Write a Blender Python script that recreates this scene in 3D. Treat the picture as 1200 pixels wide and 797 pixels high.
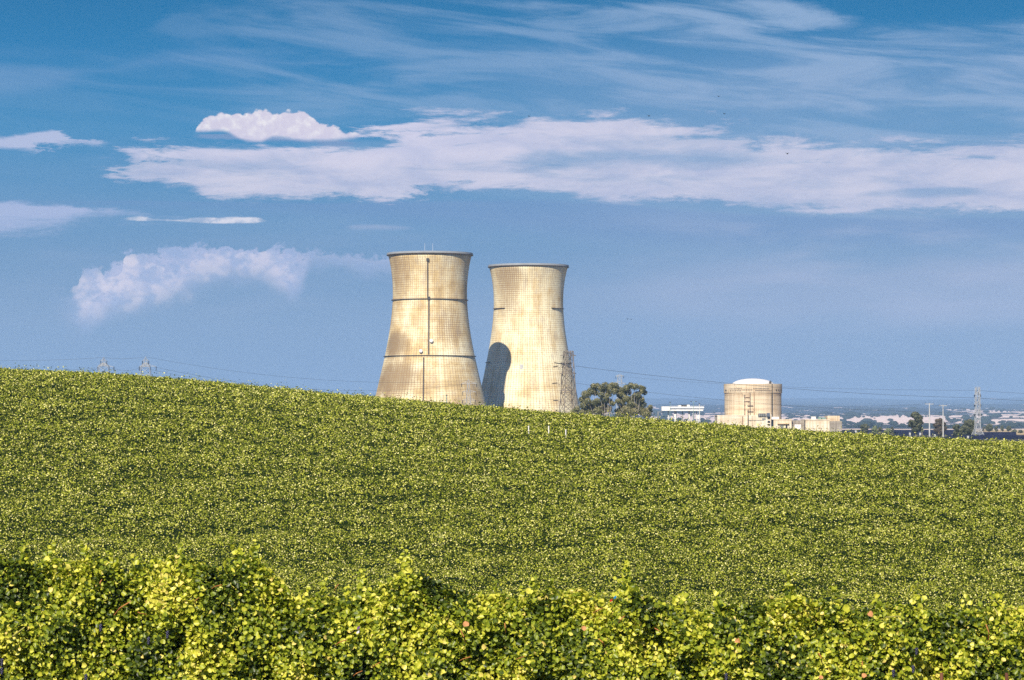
import bpy, math, random
import numpy as np
from mathutils import Vector

for o in list(bpy.data.objects):
    bpy.data.objects.remove(o)
scene = bpy.context.scene
col = scene.collection
R = math.radians
rng = np.random.default_rng(7)
random.seed(7)

# ------------------------------------------------------------------ camera
EYE = 12.0
F = 3333.33                       # focal length in pixels of a 1200 wide frame
PITCH = math.atan(101.5 / F)
cam = bpy.data.objects.new('camera', bpy.data.cameras.new('camera'))
col.objects.link(cam)
cam.data.sensor_width = 36
cam.data.lens = 100
cam.data.clip_start = 0.5
cam.data.clip_end = 120000
cam.location = (0, 0, EYE)
cam.rotation_euler = (R(90) + PITCH, 0, 0)
scene.camera = cam

# ------------------------------------------------------------------ light
SUN_AZ = 16.6                     # degrees the light travels to the right of straight ahead
SUN_EL = 36.2
SKY_STRENGTH = 0.05
sun = bpy.data.objects.new('sun', bpy.data.lights.new('sun', 'SUN'))
col.objects.link(sun)
sun.data.energy = 5.0
sun.data.angle = R(0.5)
sun.data.color = (1.0, 0.90, 0.74)
dv = Vector((math.sin(R(SUN_AZ)) * math.cos(R(SUN_EL)), math.cos(R(SUN_AZ)) * math.cos(R(SUN_EL)), -math.sin(R(SUN_EL))))
sun.rotation_euler = dv.to_track_quat('-Z', 'Y').to_euler()
sun.location = (-200, -500, 400)

scene.view_settings.view_transform = 'Standard'
scene.view_settings.look = 'None'
scene.view_settings.gamma = 1
scene.view_settings.exposure = 0.42
scene.view_settings.use_curve_mapping = False
scene.render.film_transparent = False
scene.cycles.volume_bounces = 1
scene.cycles.max_bounces = 6
scene.cycles.transparent_max_bounces = 8
scene.cycles.use_denoising = False
scene.cycles.sample_clamp_indirect = 6


# ------------------------------------------------------------------ node helper
class G:
    def __init__(self, tree):
        self.t = tree
        self.n = tree.nodes
        self.l = tree.links

    def node(self, kind, **kw):
        n = self.n.new(kind)
        for k, v in kw.items():
            setattr(n, k, v)
        return n

    def put(self, sock, v):
        if isinstance(v, bpy.types.NodeSocket):
            self.l.new(v, sock)
        elif v is not None:
            if hasattr(sock.default_value, '__len__') and not hasattr(v, '__len__'):
                v = (v,) * len(sock.default_value)
            if hasattr(v, '__len__') and len(sock.default_value) == 4 and len(v) == 3:
                v = tuple(v) + (1,)
            sock.default_value = v

    def m(self, op, a, b=None, c=None, clamp=False):
        n = self.node('ShaderNodeMath', operation=op, use_clamp=clamp)
        self.put(n.inputs[0], a)
        self.put(n.inputs[1], b)
        if c is not None:
            self.put(n.inputs[2], c)
        return n.outputs[0]

    def ss(self, v, a, b, lo=0.0, hi=1.0):
        n = self.node('ShaderNodeMapRange', interpolation_type='SMOOTHSTEP')
        for s, x in zip(('Value', 'From Min', 'From Max', 'To Min', 'To Max'), (v, a, b, lo, hi)):
            self.put(n.inputs[s], x)
        return n.outputs[0]

    def mix(self, f, a, b, blend='MIX'):
        n = self.node('ShaderNodeMix', data_type='RGBA', blend_type=blend)
        self.put(n.inputs[0], f)
        self.put(n.inputs[6], a)
        self.put(n.inputs[7], b)
        return n.outputs[2]

    def xyz(self, x, y, z=0.0):
        n = self.node('ShaderNodeCombineXYZ')
        for i, v in enumerate((x, y, z)):
            self.put(n.inputs[i], v)
        return n.outputs[0]

    def noise(self, vec, scale=1.0, detail=4.0, rough=0.5, dist=0.0):
        n = self.node('ShaderNodeTexNoise')
        self.put(n.inputs['Vector'], vec)
        n.inputs['Scale'].default_value = scale
        n.inputs['Detail'].default_value = detail
        n.inputs['Roughness'].default_value = rough
        n.inputs['Distortion'].default_value = dist
        return n.outputs['Fac']

    def curve(self, v, pts, lo, hi):
        """piecewise curve of v; pts = (x, y) in real units, x over [-200, 1400], y over [lo, hi]"""
        n = self.node('ShaderNodeFloatCurve')
        c = n.mapping.curves[0]
        P = [((x + 200) / 1600, (y - lo) / (hi - lo)) for x, y in pts]
        while len(c.points) < len(P):
            c.points.new(0.5, 0.5)
        for p, q in zip(c.points, P):
            p.location = q
            p.handle_type = 'AUTO_CLAMPED'
        n.mapping.update()
        self.put(n.inputs['Value'], self.m('DIVIDE', self.m('ADD', v, 200.0), 1600.0, clamp=True))
        return self.m('MULTIPLY_ADD', n.outputs[0], hi - lo, lo)

    def ramp(self, v, stops):
        n = self.node('ShaderNodeValToRGB')
        e = n.color_ramp.elements
        while len(e) < len(stops):
            e.new(0.5)
        for q, (p, c) in zip(e, stops):
            q.position = p
            q.color = tuple(c) + (1,)
        self.put(n.inputs[0], v)
        return n.outputs[0]


def lin(r, g, b):
    def f(c):
        c /= 255.0
        return c / 12.92 if c <= 0.04045 else ((c + 0.055) / 1.055) ** 2.4
    return (f(r), f(g), f(b))


# ------------------------------------------------------------------ sky
world = bpy.data.worlds.new('World')
scene.world = world
world.use_nodes = True
world.node_tree.nodes.clear()
g = G(world.node_tree)
tc = g.node('ShaderNodeTexCoord')
sep = g.node('ShaderNodeSeparateXYZ')
g.l.new(tc.outputs['Generated'], sep.inputs[0])
az = g.m('ARCTAN2', sep.outputs[0], g.m('ABSOLUTE', sep.outputs[1]))
el = g.m('ARCSINE', sep.outputs[2])
U = g.m('MULTIPLY_ADD', az, F, 600.0)          # azimuth of the sky, in units of 1/3333 rad
V = g.m('MULTIPLY_ADD', el, -F, 500.0)         # elevation, the same units, 500 = horizon
sky = g.node('ShaderNodeTexSky', sky_type='NISHITA', sun_disc=False)
sky.sun_elevation = R(SUN_EL)
sky.sun_rotation = R(180 + SUN_AZ)
sky.air_density = 1.3
sky.dust_density = 0.6
sky.ozone_density = 3.0
EXPO = 2 ** scene.view_settings.exposure * SKY_STRENGTH


def sk(r, g_, b):                               # a colour seen in the sky -> sky radiance
    return tuple(c / EXPO for c in lin(r, g_, b))


lowsky = g.ramp(g.m('DIVIDE', V, 700.0, clamp=True), [
    (0.0, lin(0, 112, 168)), (0.10, lin(0, 122, 180)), (0.22, lin(34, 134, 188)),
    (0.36, lin(92, 146, 192)), (0.52, lin(122, 156, 194)), (0.66, lin(122, 156, 194)), (0.76, lin(110, 150, 192))])
lowsky = g.mix(1.0, lowsky, (1 / EXPO,) * 3, 'MULTIPLY')
highsky = g.mix(1.0, sky.outputs[0], (0.30, 0.65, 1.35), 'MULTIPLY')     # deep polarised blue overhead
base = g.mix(g.ss(V, -700, -100), highsky, lowsky)

sc = g.m('DIVIDE', U, 100.0)
sv = g.m('DIVIDE', V, 100.0)
stretch = g.xyz(g.m('MULTIPLY', sc, 0.45), g.m('MULTIPLY', sv, 2.6), 3.1)
n_str = g.noise(stretch, 1.0, 7, 0.58, 0.3)
n_puff = g.noise(g.xyz(sc, g.m('MULTIPLY', sv, 1.3), 7.7), 4.6, 8, 0.62)
n_fine = g.noise(g.xyz(g.m('MULTIPLY', sc, 0.6), g.m('MULTIPLY', sv, 2.2), 1.3), 2.6, 7, 0.72, 0.25)
n_big = g.noise(g.xyz(g.m('MULTIPLY', sc, 0.35), g.m('MULTIPLY', sv, 1.1), 5.5), 1.0, 5, 0.55)


def cen(n, amp):
    return g.m('MULTIPLY', g.m('SUBTRACT', n, 0.5), amp)


n_fray = g.noise(g.xyz(g.m('MULTIPLY', sc, 0.45), g.m('MULTIPLY', sv, 2.8), 21.0), 2.0, 7, 0.68, 0.35)
n_shape = g.m('MULTIPLY_ADD', n_fine, 0.5, g.m('MULTIPLY', n_fray, 0.5))


def puffs(scale, amp):
    # rounded heads of a heaped cloud
    out = None
    for k, (s_, a_) in enumerate(((scale, amp), (scale * 2.3, amp * .5))):
        n = g.node('ShaderNodeTexVoronoi', feature='F1')
        n.inputs['Scale'].default_value = s_
        g.put(n.inputs['Vector'], g.xyz(sc, g.m('MULTIPLY', sv, 1.15), 3.3 + k))
        o_ = g.m('MULTIPLY', g.m('SUBTRACT', n.outputs['Distance'], .62), a_)
        out = o_ if out is None else g.m('ADD', out, o_)
    return out


heads = puffs(6.5, 6.0)
heads_big = puffs(3.6, 24.0)


def band(top, bot, opa, soft_t, soft_b, noi, amp, ubias=0.0, fray=0.0, amp_b=None, lift=None):
    lo, hi = 0.0, 520.0
    uu = g.m('ADD', U, cen(n_shape, ubias)) if ubias else U
    t = g.m('ADD', g.curve(uu, top, lo, hi), cen(noi, amp))
    if lift is not None:
        t = g.m('ADD', t, lift)
    b = g.m('ADD', g.curve(uu, bot, lo, hi), cen(n_shape if amp_b is not None else noi, -(amp if amp_b is None else amp_b)))
    e = g.m('MINIMUM', g.m('DIVIDE', g.m('SUBTRACT', V, t), soft_t), g.m('DIVIDE', g.m('SUBTRACT', b, V), soft_b))
    if fray:
        e = g.m('ADD', g.m('MINIMUM', e, 1.0 + fray * .3), cen(n_fray, fray * 3))
    return g.m('MULTIPLY', g.ss(e, 0.0, 1.0), g.curve(U, opa, 0.0, 1.0))


c = base
# high wispy veil, denser to the right
tilt = g.xyz(g.m('MULTIPLY', sc, 0.42), g.m('MULTIPLY', g.m('MULTIPLY_ADD', sc, -0.10, sv), 3.2), 11.0)
n_w = g.noise(tilt, 1.0, 7, 0.6, 0.5)
wtop = g.curve(U, [(-200, 60), (100, 60), (240, 8), (400, 0), (900, 0), (960, 12), (1020, 32), (1400, 34)], 0, 520)
wm = g.ss(g.m('ADD', g.m('SUBTRACT', V, wtop), cen(n_fine, 26)), -4, 10)
wm = g.m('MULTIPLY', wm, g.ss(V, 330, 90))
wm = g.m('MULTIPLY', wm, g.curve(U, [(-200, .12), (200, .2), (330, .5), (620, .6), (900, 1), (1400, 1)], 0, 1))
c = g.mix(g.m('MULTIPLY', wm, g.ss(n_w, 0.38, 0.62, 0.02, 0.75)), c, sk(158, 184, 218))
veil = g.m('MULTIPLY', g.ss(V, 20, 110), g.ss(U, 350, 950, 0.04, 0.55))
c = g.mix(g.m('MULTIPLY', veil, g.ss(n_big, 0.2, 0.7, 0.4, 1.0)), c, sk(150, 174, 210))
# soft patches at the left
pm = band([(-200, 66), (0, 78), (60, 76), (110, 80), (180, 66), (260, 60), (330, 66), (380, 72), (1400, 80)],
          [(-200, 140), (0, 130), (60, 120), (120, 100), (250, 92), (340, 92), (390, 78), (1400, 80)],
          [(-200, .3), (360, .3), (420, 0), (1400, 0)], 18, 30, n_str, 40)
c = g.mix(pm, c, sk(140, 170, 212))
# broad sheet
sheet = band([(-200, 205), (108, 202), (128, 190), (175, 172), (250, 164), (420, 156), (470, 144), (510, 136), (700, 133), (830, 141), (900, 156), (1000, 165), (1100, 168), (1200, 158), (1400, 150)],
             [(-200, 200), (112, 203), (150, 218), (200, 226), (290, 240), (400, 239), (460, 235), (520, 226), (640, 231), (760, 241), (830, 240), (920, 249), (1010, 254), (1200, 256), (1400, 260)],
             [(-200, 0), (105, 0), (135, .8), (600, .92), (1000, .86), (1400, .82)], 24, 12, n_shape, 84, 420, 2.0)
hole = g.m('ADD', g.m('POWER', g.m('DIVIDE', g.m('SUBTRACT', U, 752), 140.0), 2.0), g.m('POWER', g.m('DIVIDE', g.m('SUBTRACT', V, 189), 20.0), 2.0))
hole = g.ss(g.m('ADD', hole, cen(n_str, 5.5)), 1.3, -0.1)
hole2 = g.m('ADD', g.m('POWER', g.m('DIVIDE', g.m('SUBTRACT', U, 1090), 80.0), 2.0), g.m('POWER', g.m('DIVIDE', g.m('SUBTRACT', V, 230), 8.0), 2.0))
hole2 = g.ss(g.m('ADD', hole2, cen(n_str, 5.0)), 1.0, 0.0, 0, 0.6)
n_thin = g.noise(g.xyz(g.m('MULTIPLY', sc, .35), g.m('MULTIPLY', sv, 2.4), 15.0), 1.6, 8, 0.65, .5)
sheet = g.m('MULTIPLY', sheet, g.ss(n_thin, .28, .52, .62, 1.0))
sheet = g.m('MULTIPLY', sheet, g.m('SUBTRACT', 1.0, g.m('MAXIMUM', g.m('MULTIPLY', hole, 0.75), hole2)))
n_mid = g.noise(g.xyz(g.m('MULTIPLY', sc, .5), g.m('MULTIPLY', sv, 1.6), 9.9), 1.7, 8, 0.65, .4)
shade = g.mix(g.ss(n_mid, 0.3, 0.68), sk(186, 192, 222), sk(226, 220, 236))
shade = g.mix(g.m('MULTIPLY', g.ss(V, 215, 160), g.ss(U, 800, 350, 0.0, .55)), shade, sk(240, 230, 248))
c = g.mix(sheet, c, shade)
# underside gloom below the sheet, a shade darker blue
gl = band([(-200, 236), (300, 236), (640, 232), (900, 250), (1200, 258), (1400, 260)], [(-200, 255), (200, 258), (500, 275), (900, 300), (1400, 290)],
          [(-200, 0), (200, .5), (1400, .5)], 6, 30, n_str, 12)
c = g.mix(gl, c, sk(112, 146, 196))
# cumulus above the sheet
gap = band([(-200, 170), (200, 166), (235, 158), (290, 160), (330, 162), (400, 166), (440, 170), (1400, 170)],
           [(-200, 170), (200, 166), (235, 167), (290, 168), (345, 170), (400, 173), (440, 171), (1400, 170)],
           [(-200, 0), (225, 0), (240, .8), (400, .8), (430, 0), (1400, 0)], 2, 4, n_fine, 14)
c = g.mix(gap, c, sk(122, 152, 196))
cum = band([(-200, 180), (215, 175), (231, 152), (246, 140), (262, 136), (285, 136), (300, 134), (345, 131), (366, 138), (385, 148), (405, 155), (430, 161), (450, 180), (1400, 180)],
           [(-200, 150), (215, 150), (231, 159), (260, 158), (285, 168), (305, 170), (320, 165), (360, 168), (405, 166), (425, 163), (450, 150), (1400, 150)],
           [(-200, 0), (222, 0), (230, .95), (380, 1), (425, .6), (440, 0), (1400, 0)], 3, 6, n_puff, 14, 0, 0, 10, heads)
cumc = g.mix(g.ss(g.m('ADD', g.m('MULTIPLY', g.m('ADD', heads, 4.0), -.03), g.noise(g.xyz(sc, sv, 2.2), 9.0, 5, 0.6)), 0.30, 0.72), sk(222, 214, 232), sk(255, 250, 250))
cumc = g.mix(g.ss(V, 150, 167, 0, .6), cumc, sk(212, 206, 230))
c = g.mix(cum, c, cumc)
# streaks at the left edge
s3 = band([(-200, 168), (0, 165), (40, 160), (60, 157), (90, 167), (130, 172), (150, 176), (1400, 180)],
          [(-200, 190), (0, 184), (40, 186), (60, 179), (100, 176), (135, 174), (150, 170), (1400, 170)],
          [(-200, .7), (60, .75), (120, .6), (140, 0), (1400, 0)], 6, 9, n_shape, 60, 200, 1.1)
c = g.mix(s3, c, sk(206, 208, 236))
s4 = band([(-200, 232), (0, 236), (60, 240), (120, 245), (200, 252), (300, 256), (345, 262), (1400, 262)],
          [(-200, 290), (0, 290), (60, 282), (110, 268), (150, 264), (200, 263), (290, 264), (345, 260), (1400, 260)],
          [(-200, .8), (60, .8), (140, .75), (300, .6), (345, 0), (1400, 0)], 9, 26, n_shape, 50, 160, 1.0)
c = g.mix(s4, c, sk(184, 194, 230))
s4b = band([(-200, 265), (120, 262), (160, 255), (185, 257), (215, 258), (240, 255), (300, 255), (320, 261), (1400, 262)],
           [(-200, 255), (130, 258), (160, 262), (200, 262), (245, 264), (300, 263), (320, 260), (1400, 260)],
           [(-200, 0), (130, 0), (155, .7), (240, .9), (300, .9), (315, 0), (1400, 0)], 2.2, 2, n_shape, 14, 90, 1.2)
c = g.mix(g.m('MULTIPLY', s4b, g.ss(n_puff, .36, .56, .3, 1.0)), c, sk(240, 236, 244))
# faint heaped cloud low at the left
s5 = band([(-200, 400), (50, 372), (66, 345), (80, 352), (95, 330), (104, 316), (122, 318), (142, 302), (165, 300), (200, 292), (240, 288), (330, 290), (420, 298), (500, 300), (520, 310), (1400, 310)],
          [(-200, 360), (50, 372), (90, 400), (150, 372), (200, 362), (260, 338), (310, 340), (345, 362), (370, 325), (450, 335), (520, 312), (1400, 300)],
          [(-200, 0), (45, 0), (100, .6), (150, .85), (330, .85), (360, .65), (480, .6), (520, 0), (1400, 0)], 7, 36, n_puff, 60)
c = g.mix(s5, c, g.mix(g.ss(n_puff, .35, .65), sk(166, 184, 224), sk(206, 206, 236)))
lump = band([(-200, 400), (60, 362), (68, 338), (80, 352), (92, 345), (98, 326), (106, 315), (120, 318), (130, 332), (142, 326), (152, 306), (172, 304), (185, 320), (200, 330), (212, 322), (230, 306), (258, 300), (275, 306), (310, 298), (335, 302), (352, 318), (362, 330), (1400, 340)],
            [(-200, 360), (60, 366), (80, 385), (110, 388), (150, 384), (185, 376), (215, 368), (260, 356), (300, 348), (340, 356), (360, 340), (380, 325), (1400, 320)],
            [(-200, 0), (60, .0), (95, .75), (130, .95), (180, .85), (250, .6), (330, .75), (362, 0), (1400, 0)], 3, 44, n_puff, 14, 0, 0, 30, heads_big)
c = g.mix(g.m('MULTIPLY', lump, g.ss(g.m('ADD', n_puff, g.m('MULTIPLY', g.m('ADD', heads_big, 8.0), -.015)), .32, .66, .12, 1.0)), c, sk(232, 224, 238))
# thin streaks by the tower tops
s6 = band([(-200, 270), (395, 268), (415, 262), (460, 263), (520, 270), (1400, 270)], [(-200, 262), (395, 268), (415, 272), (460, 272), (520, 266), (1400, 260)],
          [(-200, 0), (400, 0), (420, .35), (470, .3), (510, 0), (1400, 0)], 4, 6, n_fine, 5)
c = g.mix(s6, c, sk(190, 194, 222))
# faint banks low at the right
lw = g.m('MULTIPLY', g.ss(n_str, 0.42, 0.68, 0.0, 0.55), g.m('MULTIPLY', g.ss(V, 235, 275), g.ss(V, 420, 350)))
lw = g.m('MULTIPLY', lw, g.ss(U, 650, 950, 0.2, 1.0))
c = g.mix(lw, c, sk(174, 186, 216))
s7 = band([(-200, 330), (560, 330), (700, 322), (800, 305), (900, 298), (1000, 310), (1100, 300), (1200, 296), (1400, 290)],
          [(-200, 350), (560, 370), (700, 375), (850, 385), (1000, 380), (1060, 396), (1200, 392), (1400, 390)],
          [(-200, 0), (560, 0), (700, .15), (900, .34), (1100, .42), (1400, .4)], 22, 26, n_str, 46)
c = g.mix(s7, c, sk(176, 186, 216))
bg = g.node('ShaderNodeBackground')
bg.inputs['Strength'].default_value = SKY_STRENGTH
g.put(bg.inputs['Color'], c)
g.l.new(bg.outputs[0], g.node('ShaderNodeOutputWorld').inputs['Surface'])


# ------------------------------------------------------------------ materials
MATS = {}


def mat(name, color, rough=0.85, spec=0.3, var=0.12, scale=0.5, metal=0.0):
    """a plain procedural material with a soft mottling"""
    if name in MATS:
        return MATS[name]
    m = bpy.data.materials.new(name)
    m.use_nodes = True
    m.node_tree.nodes.clear()
    q = G(m.node_tree)
    t = q.node('ShaderNodeTexCoord')
    n = q.noise(t.outputs['Object'], scale, 5, 0.6)
    a = tuple(x * (1 - var) for x in color)
    b = tuple(min(1, x * (1 + var)) for x in color)
    bs = q.node('ShaderNodeBsdfPrincipled')
    q.put(bs.inputs['Base Color'], q.mix(q.ss(n, .3, .7), a, b))
    bs.inputs['Roughness'].default_value = rough
    bs.inputs['Specular IOR Level'].default_value = spec
    bs.inputs['Metallic'].default_value = metal
    q.l.new(bs.outputs[0], q.node('ShaderNodeOutputMaterial').inputs['Surface'])
    MATS[name] = m
    return m


def leaf_mat(name, stops, rough=0.42, spec=0.5, trans=0.28, patch=0.0, mottle=0.0):
    m = bpy.data.materials.new(name)
    m.use_nodes = True
    m.node_tree.nodes.clear()
    q = G(m.node_tree)
    at = q.node('ShaderNodeAttribute', attribute_name='tint')
    f = at.outputs['Fac']
    if patch:
        t = q.node('ShaderNodeTexCoord')
        mp = q.node('ShaderNodeMapping')
        mp.inputs['Scale'].default_value = (0.09, 0.045, 0.09)
        q.l.new(t.outputs['Object'], mp.inputs[0])
        n = q.noise(mp.outputs[0], 1.0, 5, 0.65)
        f = q.m('ADD', f, q.m('MULTIPLY', q.m('SUBTRACT', n, 0.5), patch), clamp=True)
    if mottle:
        t2 = q.node('ShaderNodeTexCoord')
        f = q.m('ADD', f, q.m('MULTIPLY', q.m('SUBTRACT', q.noise(t2.outputs['Object'], 26.0, 3, .6), .5), mottle), clamp=True)
    colr = q.ramp(f, stops)
    bs = q.node('ShaderNodeBsdfPrincipled')
    q.put(bs.inputs['Base Color'], colr)
    bs.inputs['Roughness'].default_value = rough
    bs.inputs['Specular IOR Level'].default_value = spec
    tr = q.node('ShaderNodeBsdfTranslucent')
    q.put(tr.inputs['Color'], q.mix(1.0, colr, (1.1, 1.25, 0.5), 'MULTIPLY'))
    mx = q.node('ShaderNodeMixShader')
    mx.inputs[0].default_value = trans
    q.l.new(bs.outputs[0], mx.inputs[1])
    q.l.new(tr.outputs[0], mx.inputs[2])
    q.l.new(mx.outputs[0], q.node('ShaderNodeOutputMaterial').inputs['Surface'])
    return m


VINE = leaf_mat('vine_leaf', [(0.0, (.016, .030, .005)), (0.32, (.06, .095, .008)), (0.50, (.25, .31, .020)), (0.70, (.56, .56, .045)), (0.92, (.86, .78, .16)), (1.0, (.76, .58, .18))], 0.42, 0.4, 0.25, mottle=.5)
FIELD = leaf_mat('field_leaf', [(0.0, (.010, .022, .002)), (0.30, (.038, .062, .004)), (0.48, (.25, .30, .018)), (0.76, (.58, .57, .085)), (1.0, (.92, .86, .36))], 0.65, 0.15, 0.15, 0.20)
EUCA = leaf_mat('eucalyptus_leaf', [(0, (.05, .06, .024)), (0.45, (.18, .185, .075)), (1.0, (.42, .36, .19))], 0.5, 0.4, 0.15)
OAK = leaf_mat('oak_leaf', [(0.0, (.03, .04, .022)), (0.5, (.10, .115, .06)), (1.0, (.24, .23, .14))], 0.55, 0.3, 0.12)
BROWN_LEAF = leaf_mat('brown_leaf', [(0.0, (.04, .03, .02)), (0.5, (.13, .10, .07)), (1.0, (.24, .20, .14))], 0.6, 0.3, 0.12)
PALE_LEAF = leaf_mat('pale_leaf', [(0.0, (.06, .08, .03)), (0.5, (.20, .24, .12)), (1.0, (.38, .40, .24))], 0.6, 0.3, 0.12)
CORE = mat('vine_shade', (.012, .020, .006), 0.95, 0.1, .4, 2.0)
BARK = mat('bark', (.22, .18, .14), .9, .2, .3, 2)
CANE = mat('cane', (.50, .20, .06), .6, .3, .25, 8)
GREEN_CANE = mat('green_cane', (.45, .42, .12), .6, .3, .25, 8)
GRAPE = mat('grape', (.035, .035, .075), .4, .5, .3, 20)
WOOD = mat('post_wood', (.16, .07, .04), .9, .2, .3, 6)
GALV = mat('galvanised_steel', (.62, .64, .66), .5, .4, .15, .5)
PALESTEEL = mat('pale_steel', (.38, .40, .42), .6, .4, .15, .5)
GREYSTEEL = mat('weathered_steel', (.20, .17, .14), .6, .4, .2, .5)
DARKSTEEL = mat('dark_steel', (.055, .05, .045), .7, .3, .2, .5)
GLASSY = mat('insulator', (.03, .03, .035), .4, .5, .2, 2)
WHITE = mat('white_paint', (.82, .80, .76), .6, .3, .05, .3)
OFFWHITE = mat('off_white', (.68, .66, .60), .7, .3, .1, .3)
PALEGREY = mat('pale_grey', (.50, .50, .49), .8, .3, .1, .4)
MIDGREY = mat('mid_grey', (.22, .22, .21), .8, .3, .15, .4)
DARK = mat('dark_opening', (.02, .022, .03), .6, .3, .2, 1)
BLUE = mat('blue_paint', (.02, .22, .50), .5, .4, .1, 1)
RED = mat('red_plastic', (.55, .03, .02), .5, .4, .1, 4)
PURPLE = mat('purple_plastic', (.20, .08, .30), .5, .4, .1, 4)
GREENGREY = mat('green_grey', (.20, .30, .27), .7, .3, .15, 1)
FEATHER = mat('feather', (.02, .02, .02), .9, .1, .2, 3)
WIRE = mat('wire', (.08, .08, .08), .6, .3, .1, .1)


# ------------------------------------------------------------------ object helpers
def tag(o, label=None, cat=None, group=None, kind=None):
    if label:
        o['label'] = label
    if cat:
        o['category'] = cat
    if group:
        o['group'] = group
    if kind:
        o['kind'] = kind
    return o


def empty(name, loc, label, cat, group=None, rz=0.0):
    o = bpy.data.objects.new(name, None)
    col.objects.link(o)
    o.location = loc
    o.rotation_euler = (0, 0, rz)
    o.empty_display_size = 1.0
    return tag(o, label, cat, group)


def np_mesh(name, verts, faces, m, parent=None, tint=None, smooth=False):
    """verts (n,3), faces (f,k) with one k"""
    me = bpy.data.meshes.new(name)
    verts = np.asarray(verts, dtype=np.float32)
    faces = np.asarray(faces, dtype=np.int32)
    me.vertices.add(len(verts))
    me.vertices.foreach_set('co', verts.ravel())
    k = faces.shape[1]
    me.loops.add(faces.size)
    me.loops.foreach_set('vertex_index', faces.ravel())
    me.polygons.add(len(faces))
    me.polygons.foreach_set('loop_start', np.arange(0, faces.size, k, dtype=np.int32))
    if smooth:
        me.polygons.foreach_set('use_smooth', np.ones(len(faces), dtype=bool))
    me.update(calc_edges=True)
    if tint is not None:
        a = me.attributes.new('tint', 'FLOAT', 'POINT')
        a.data.foreach_set('value', np.asarray(tint, dtype=np.float32))
    me.materials.append(m)
    o = bpy.data.objects.new(name, me)
    col.objects.link(o)
    if parent:
        o.parent = parent
    return o


class MB:
    """collects shapes and links them as one mesh object"""

    def __init__(self):
        self.v = []
        self.f = []

    def quad(self, pts):
        b = len(self.v)
        self.v += [tuple(p) for p in pts]
        self.f.append(tuple(range(b, b + len(pts))))

    def box(self, x0, x1, y0, y1, z0, z1):
        b = len(self.v)
        self.v += [(x, y, z) for z in (z0, z1) for x, y in ((x0, y0), (x1, y0), (x1, y1), (x0, y1))]
        for f in ((0, 3, 2, 1), (4, 5, 6, 7), (0, 1, 5, 4), (1, 2, 6, 5), (2, 3, 7, 6), (3, 0, 4, 7)):
            self.f.append(tuple(b + i for i in f))

    def bar(self, p, q, w, w2=None, sides=4):
        p, q = Vector(p), Vector(q)
        d = q - p
        if d.length < 1e-6:
            return
        d.normalize()
        a = d.cross(Vector((0, 0, 1)))
        if a.length < 1e-3:
            a = Vector((1, 0, 0))
        a.normalize()
        c2 = d.cross(a)
        b = len(self.v)
        for pt, ww in ((p, w), (q, w if w2 is None else w2)):
            for i in range(sides):
                t = 2 * math.pi * (i + .5) / sides
                self.v.append(tuple(pt + (a * math.cos(t) + c2 * math.sin(t)) * ww * .5 * (1.414 if sides == 4 else 1)))
        for i in range(sides):
            j = (i + 1) % sides
            self.f.append((b + i, b + j, b + sides + j, b + sides + i))
        self.f.append(tuple(b + i for i in reversed(range(sides))))
        self.f.append(tuple(b + sides + i for i in range(sides)))

    def path(self, pts, w, sides=6):
        for i in range(len(pts) - 1):
            w0 = w[i] if hasattr(w, '__len__') else w
            w1 = w[i + 1] if hasattr(w, '__len__') else w
            self.bar(pts[i], pts[i + 1], w0, w1, sides)

    def lathe(self, prof, n=48, a0=0.0, a1=2 * math.pi, closed=False):
        """prof: list of (r, z); closed joins the last to the first"""
        full = abs(a1 - a0 - 2 * math.pi) < 1e-6
        m_ = n if full else n + 1
        b = len(self.v)
        for i in range(m_):
            t = a0 + (a1 - a0) * i / n
            for r, z in prof:
                self.v.append((r * math.cos(t), r * math.sin(t), z))
        k = len(prof)
        for i in range(n):
            j = (i + 1) % m_
            for s in range(k if closed else k - 1):
                s2 = (s + 1) % k
                self.f.append((b + i * k + s, b + j * k + s, b + j * k + s2, b + i * k + s2))
        if not full and closed:
            self.f.append(tuple(b + s for s in range(k)))
            self.f.append(tuple(b + n * k + s for s in reversed(range(k))))

    def ball(self, c_, r, n=8, sq=(1, 1, 1)):
        b = len(self.v)
        for i in range(n + 1):
            ph = math.pi * i / n
            for j in range(n):
                t = 2 * math.pi * j / n
                self.v.append((c_[0] + r * sq[0] * math.sin(ph) * math.cos(t), c_[1] + r * sq[1] * math.sin(ph) * math.sin(t), c_[2] + r * sq[2] * math.cos(ph)))
        for i in range(n):
            for j in range(n):
                k = (j + 1) % n
                self.f.append((b + i * n + j, b + (i + 1) * n + j, b + (i + 1) * n + k, b + i * n + k))

    def build(self, name, m, parent=None, smooth=False, loc=None):
        me = bpy.data.meshes.new(name)
        me.from_pydata(self.v, [], self.f)
        me.update()
        if smooth:
            me.polygons.foreach_set('use_smooth', [True] * len(me.polygons))
        me.materials.append(m)
        o = bpy.data.objects.new(name, me)
        col.objects.link(o)
        if parent:
            o.parent = parent
        if loc:
            o.location = loc
        return o


def X(px, D):
    return (px - 600.0) / F * D


def Z(py, D):
    return EYE + (500.0 - py) / F * D


# ------------------------------------------------------------------ terrain
_s = np.random.default_rng(3)
WAV = [(_s.uniform(0, 6.28), _s.uniform(0, 6.28), _s.uniform(0, 6.28)) for _ in range(60)]


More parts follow.
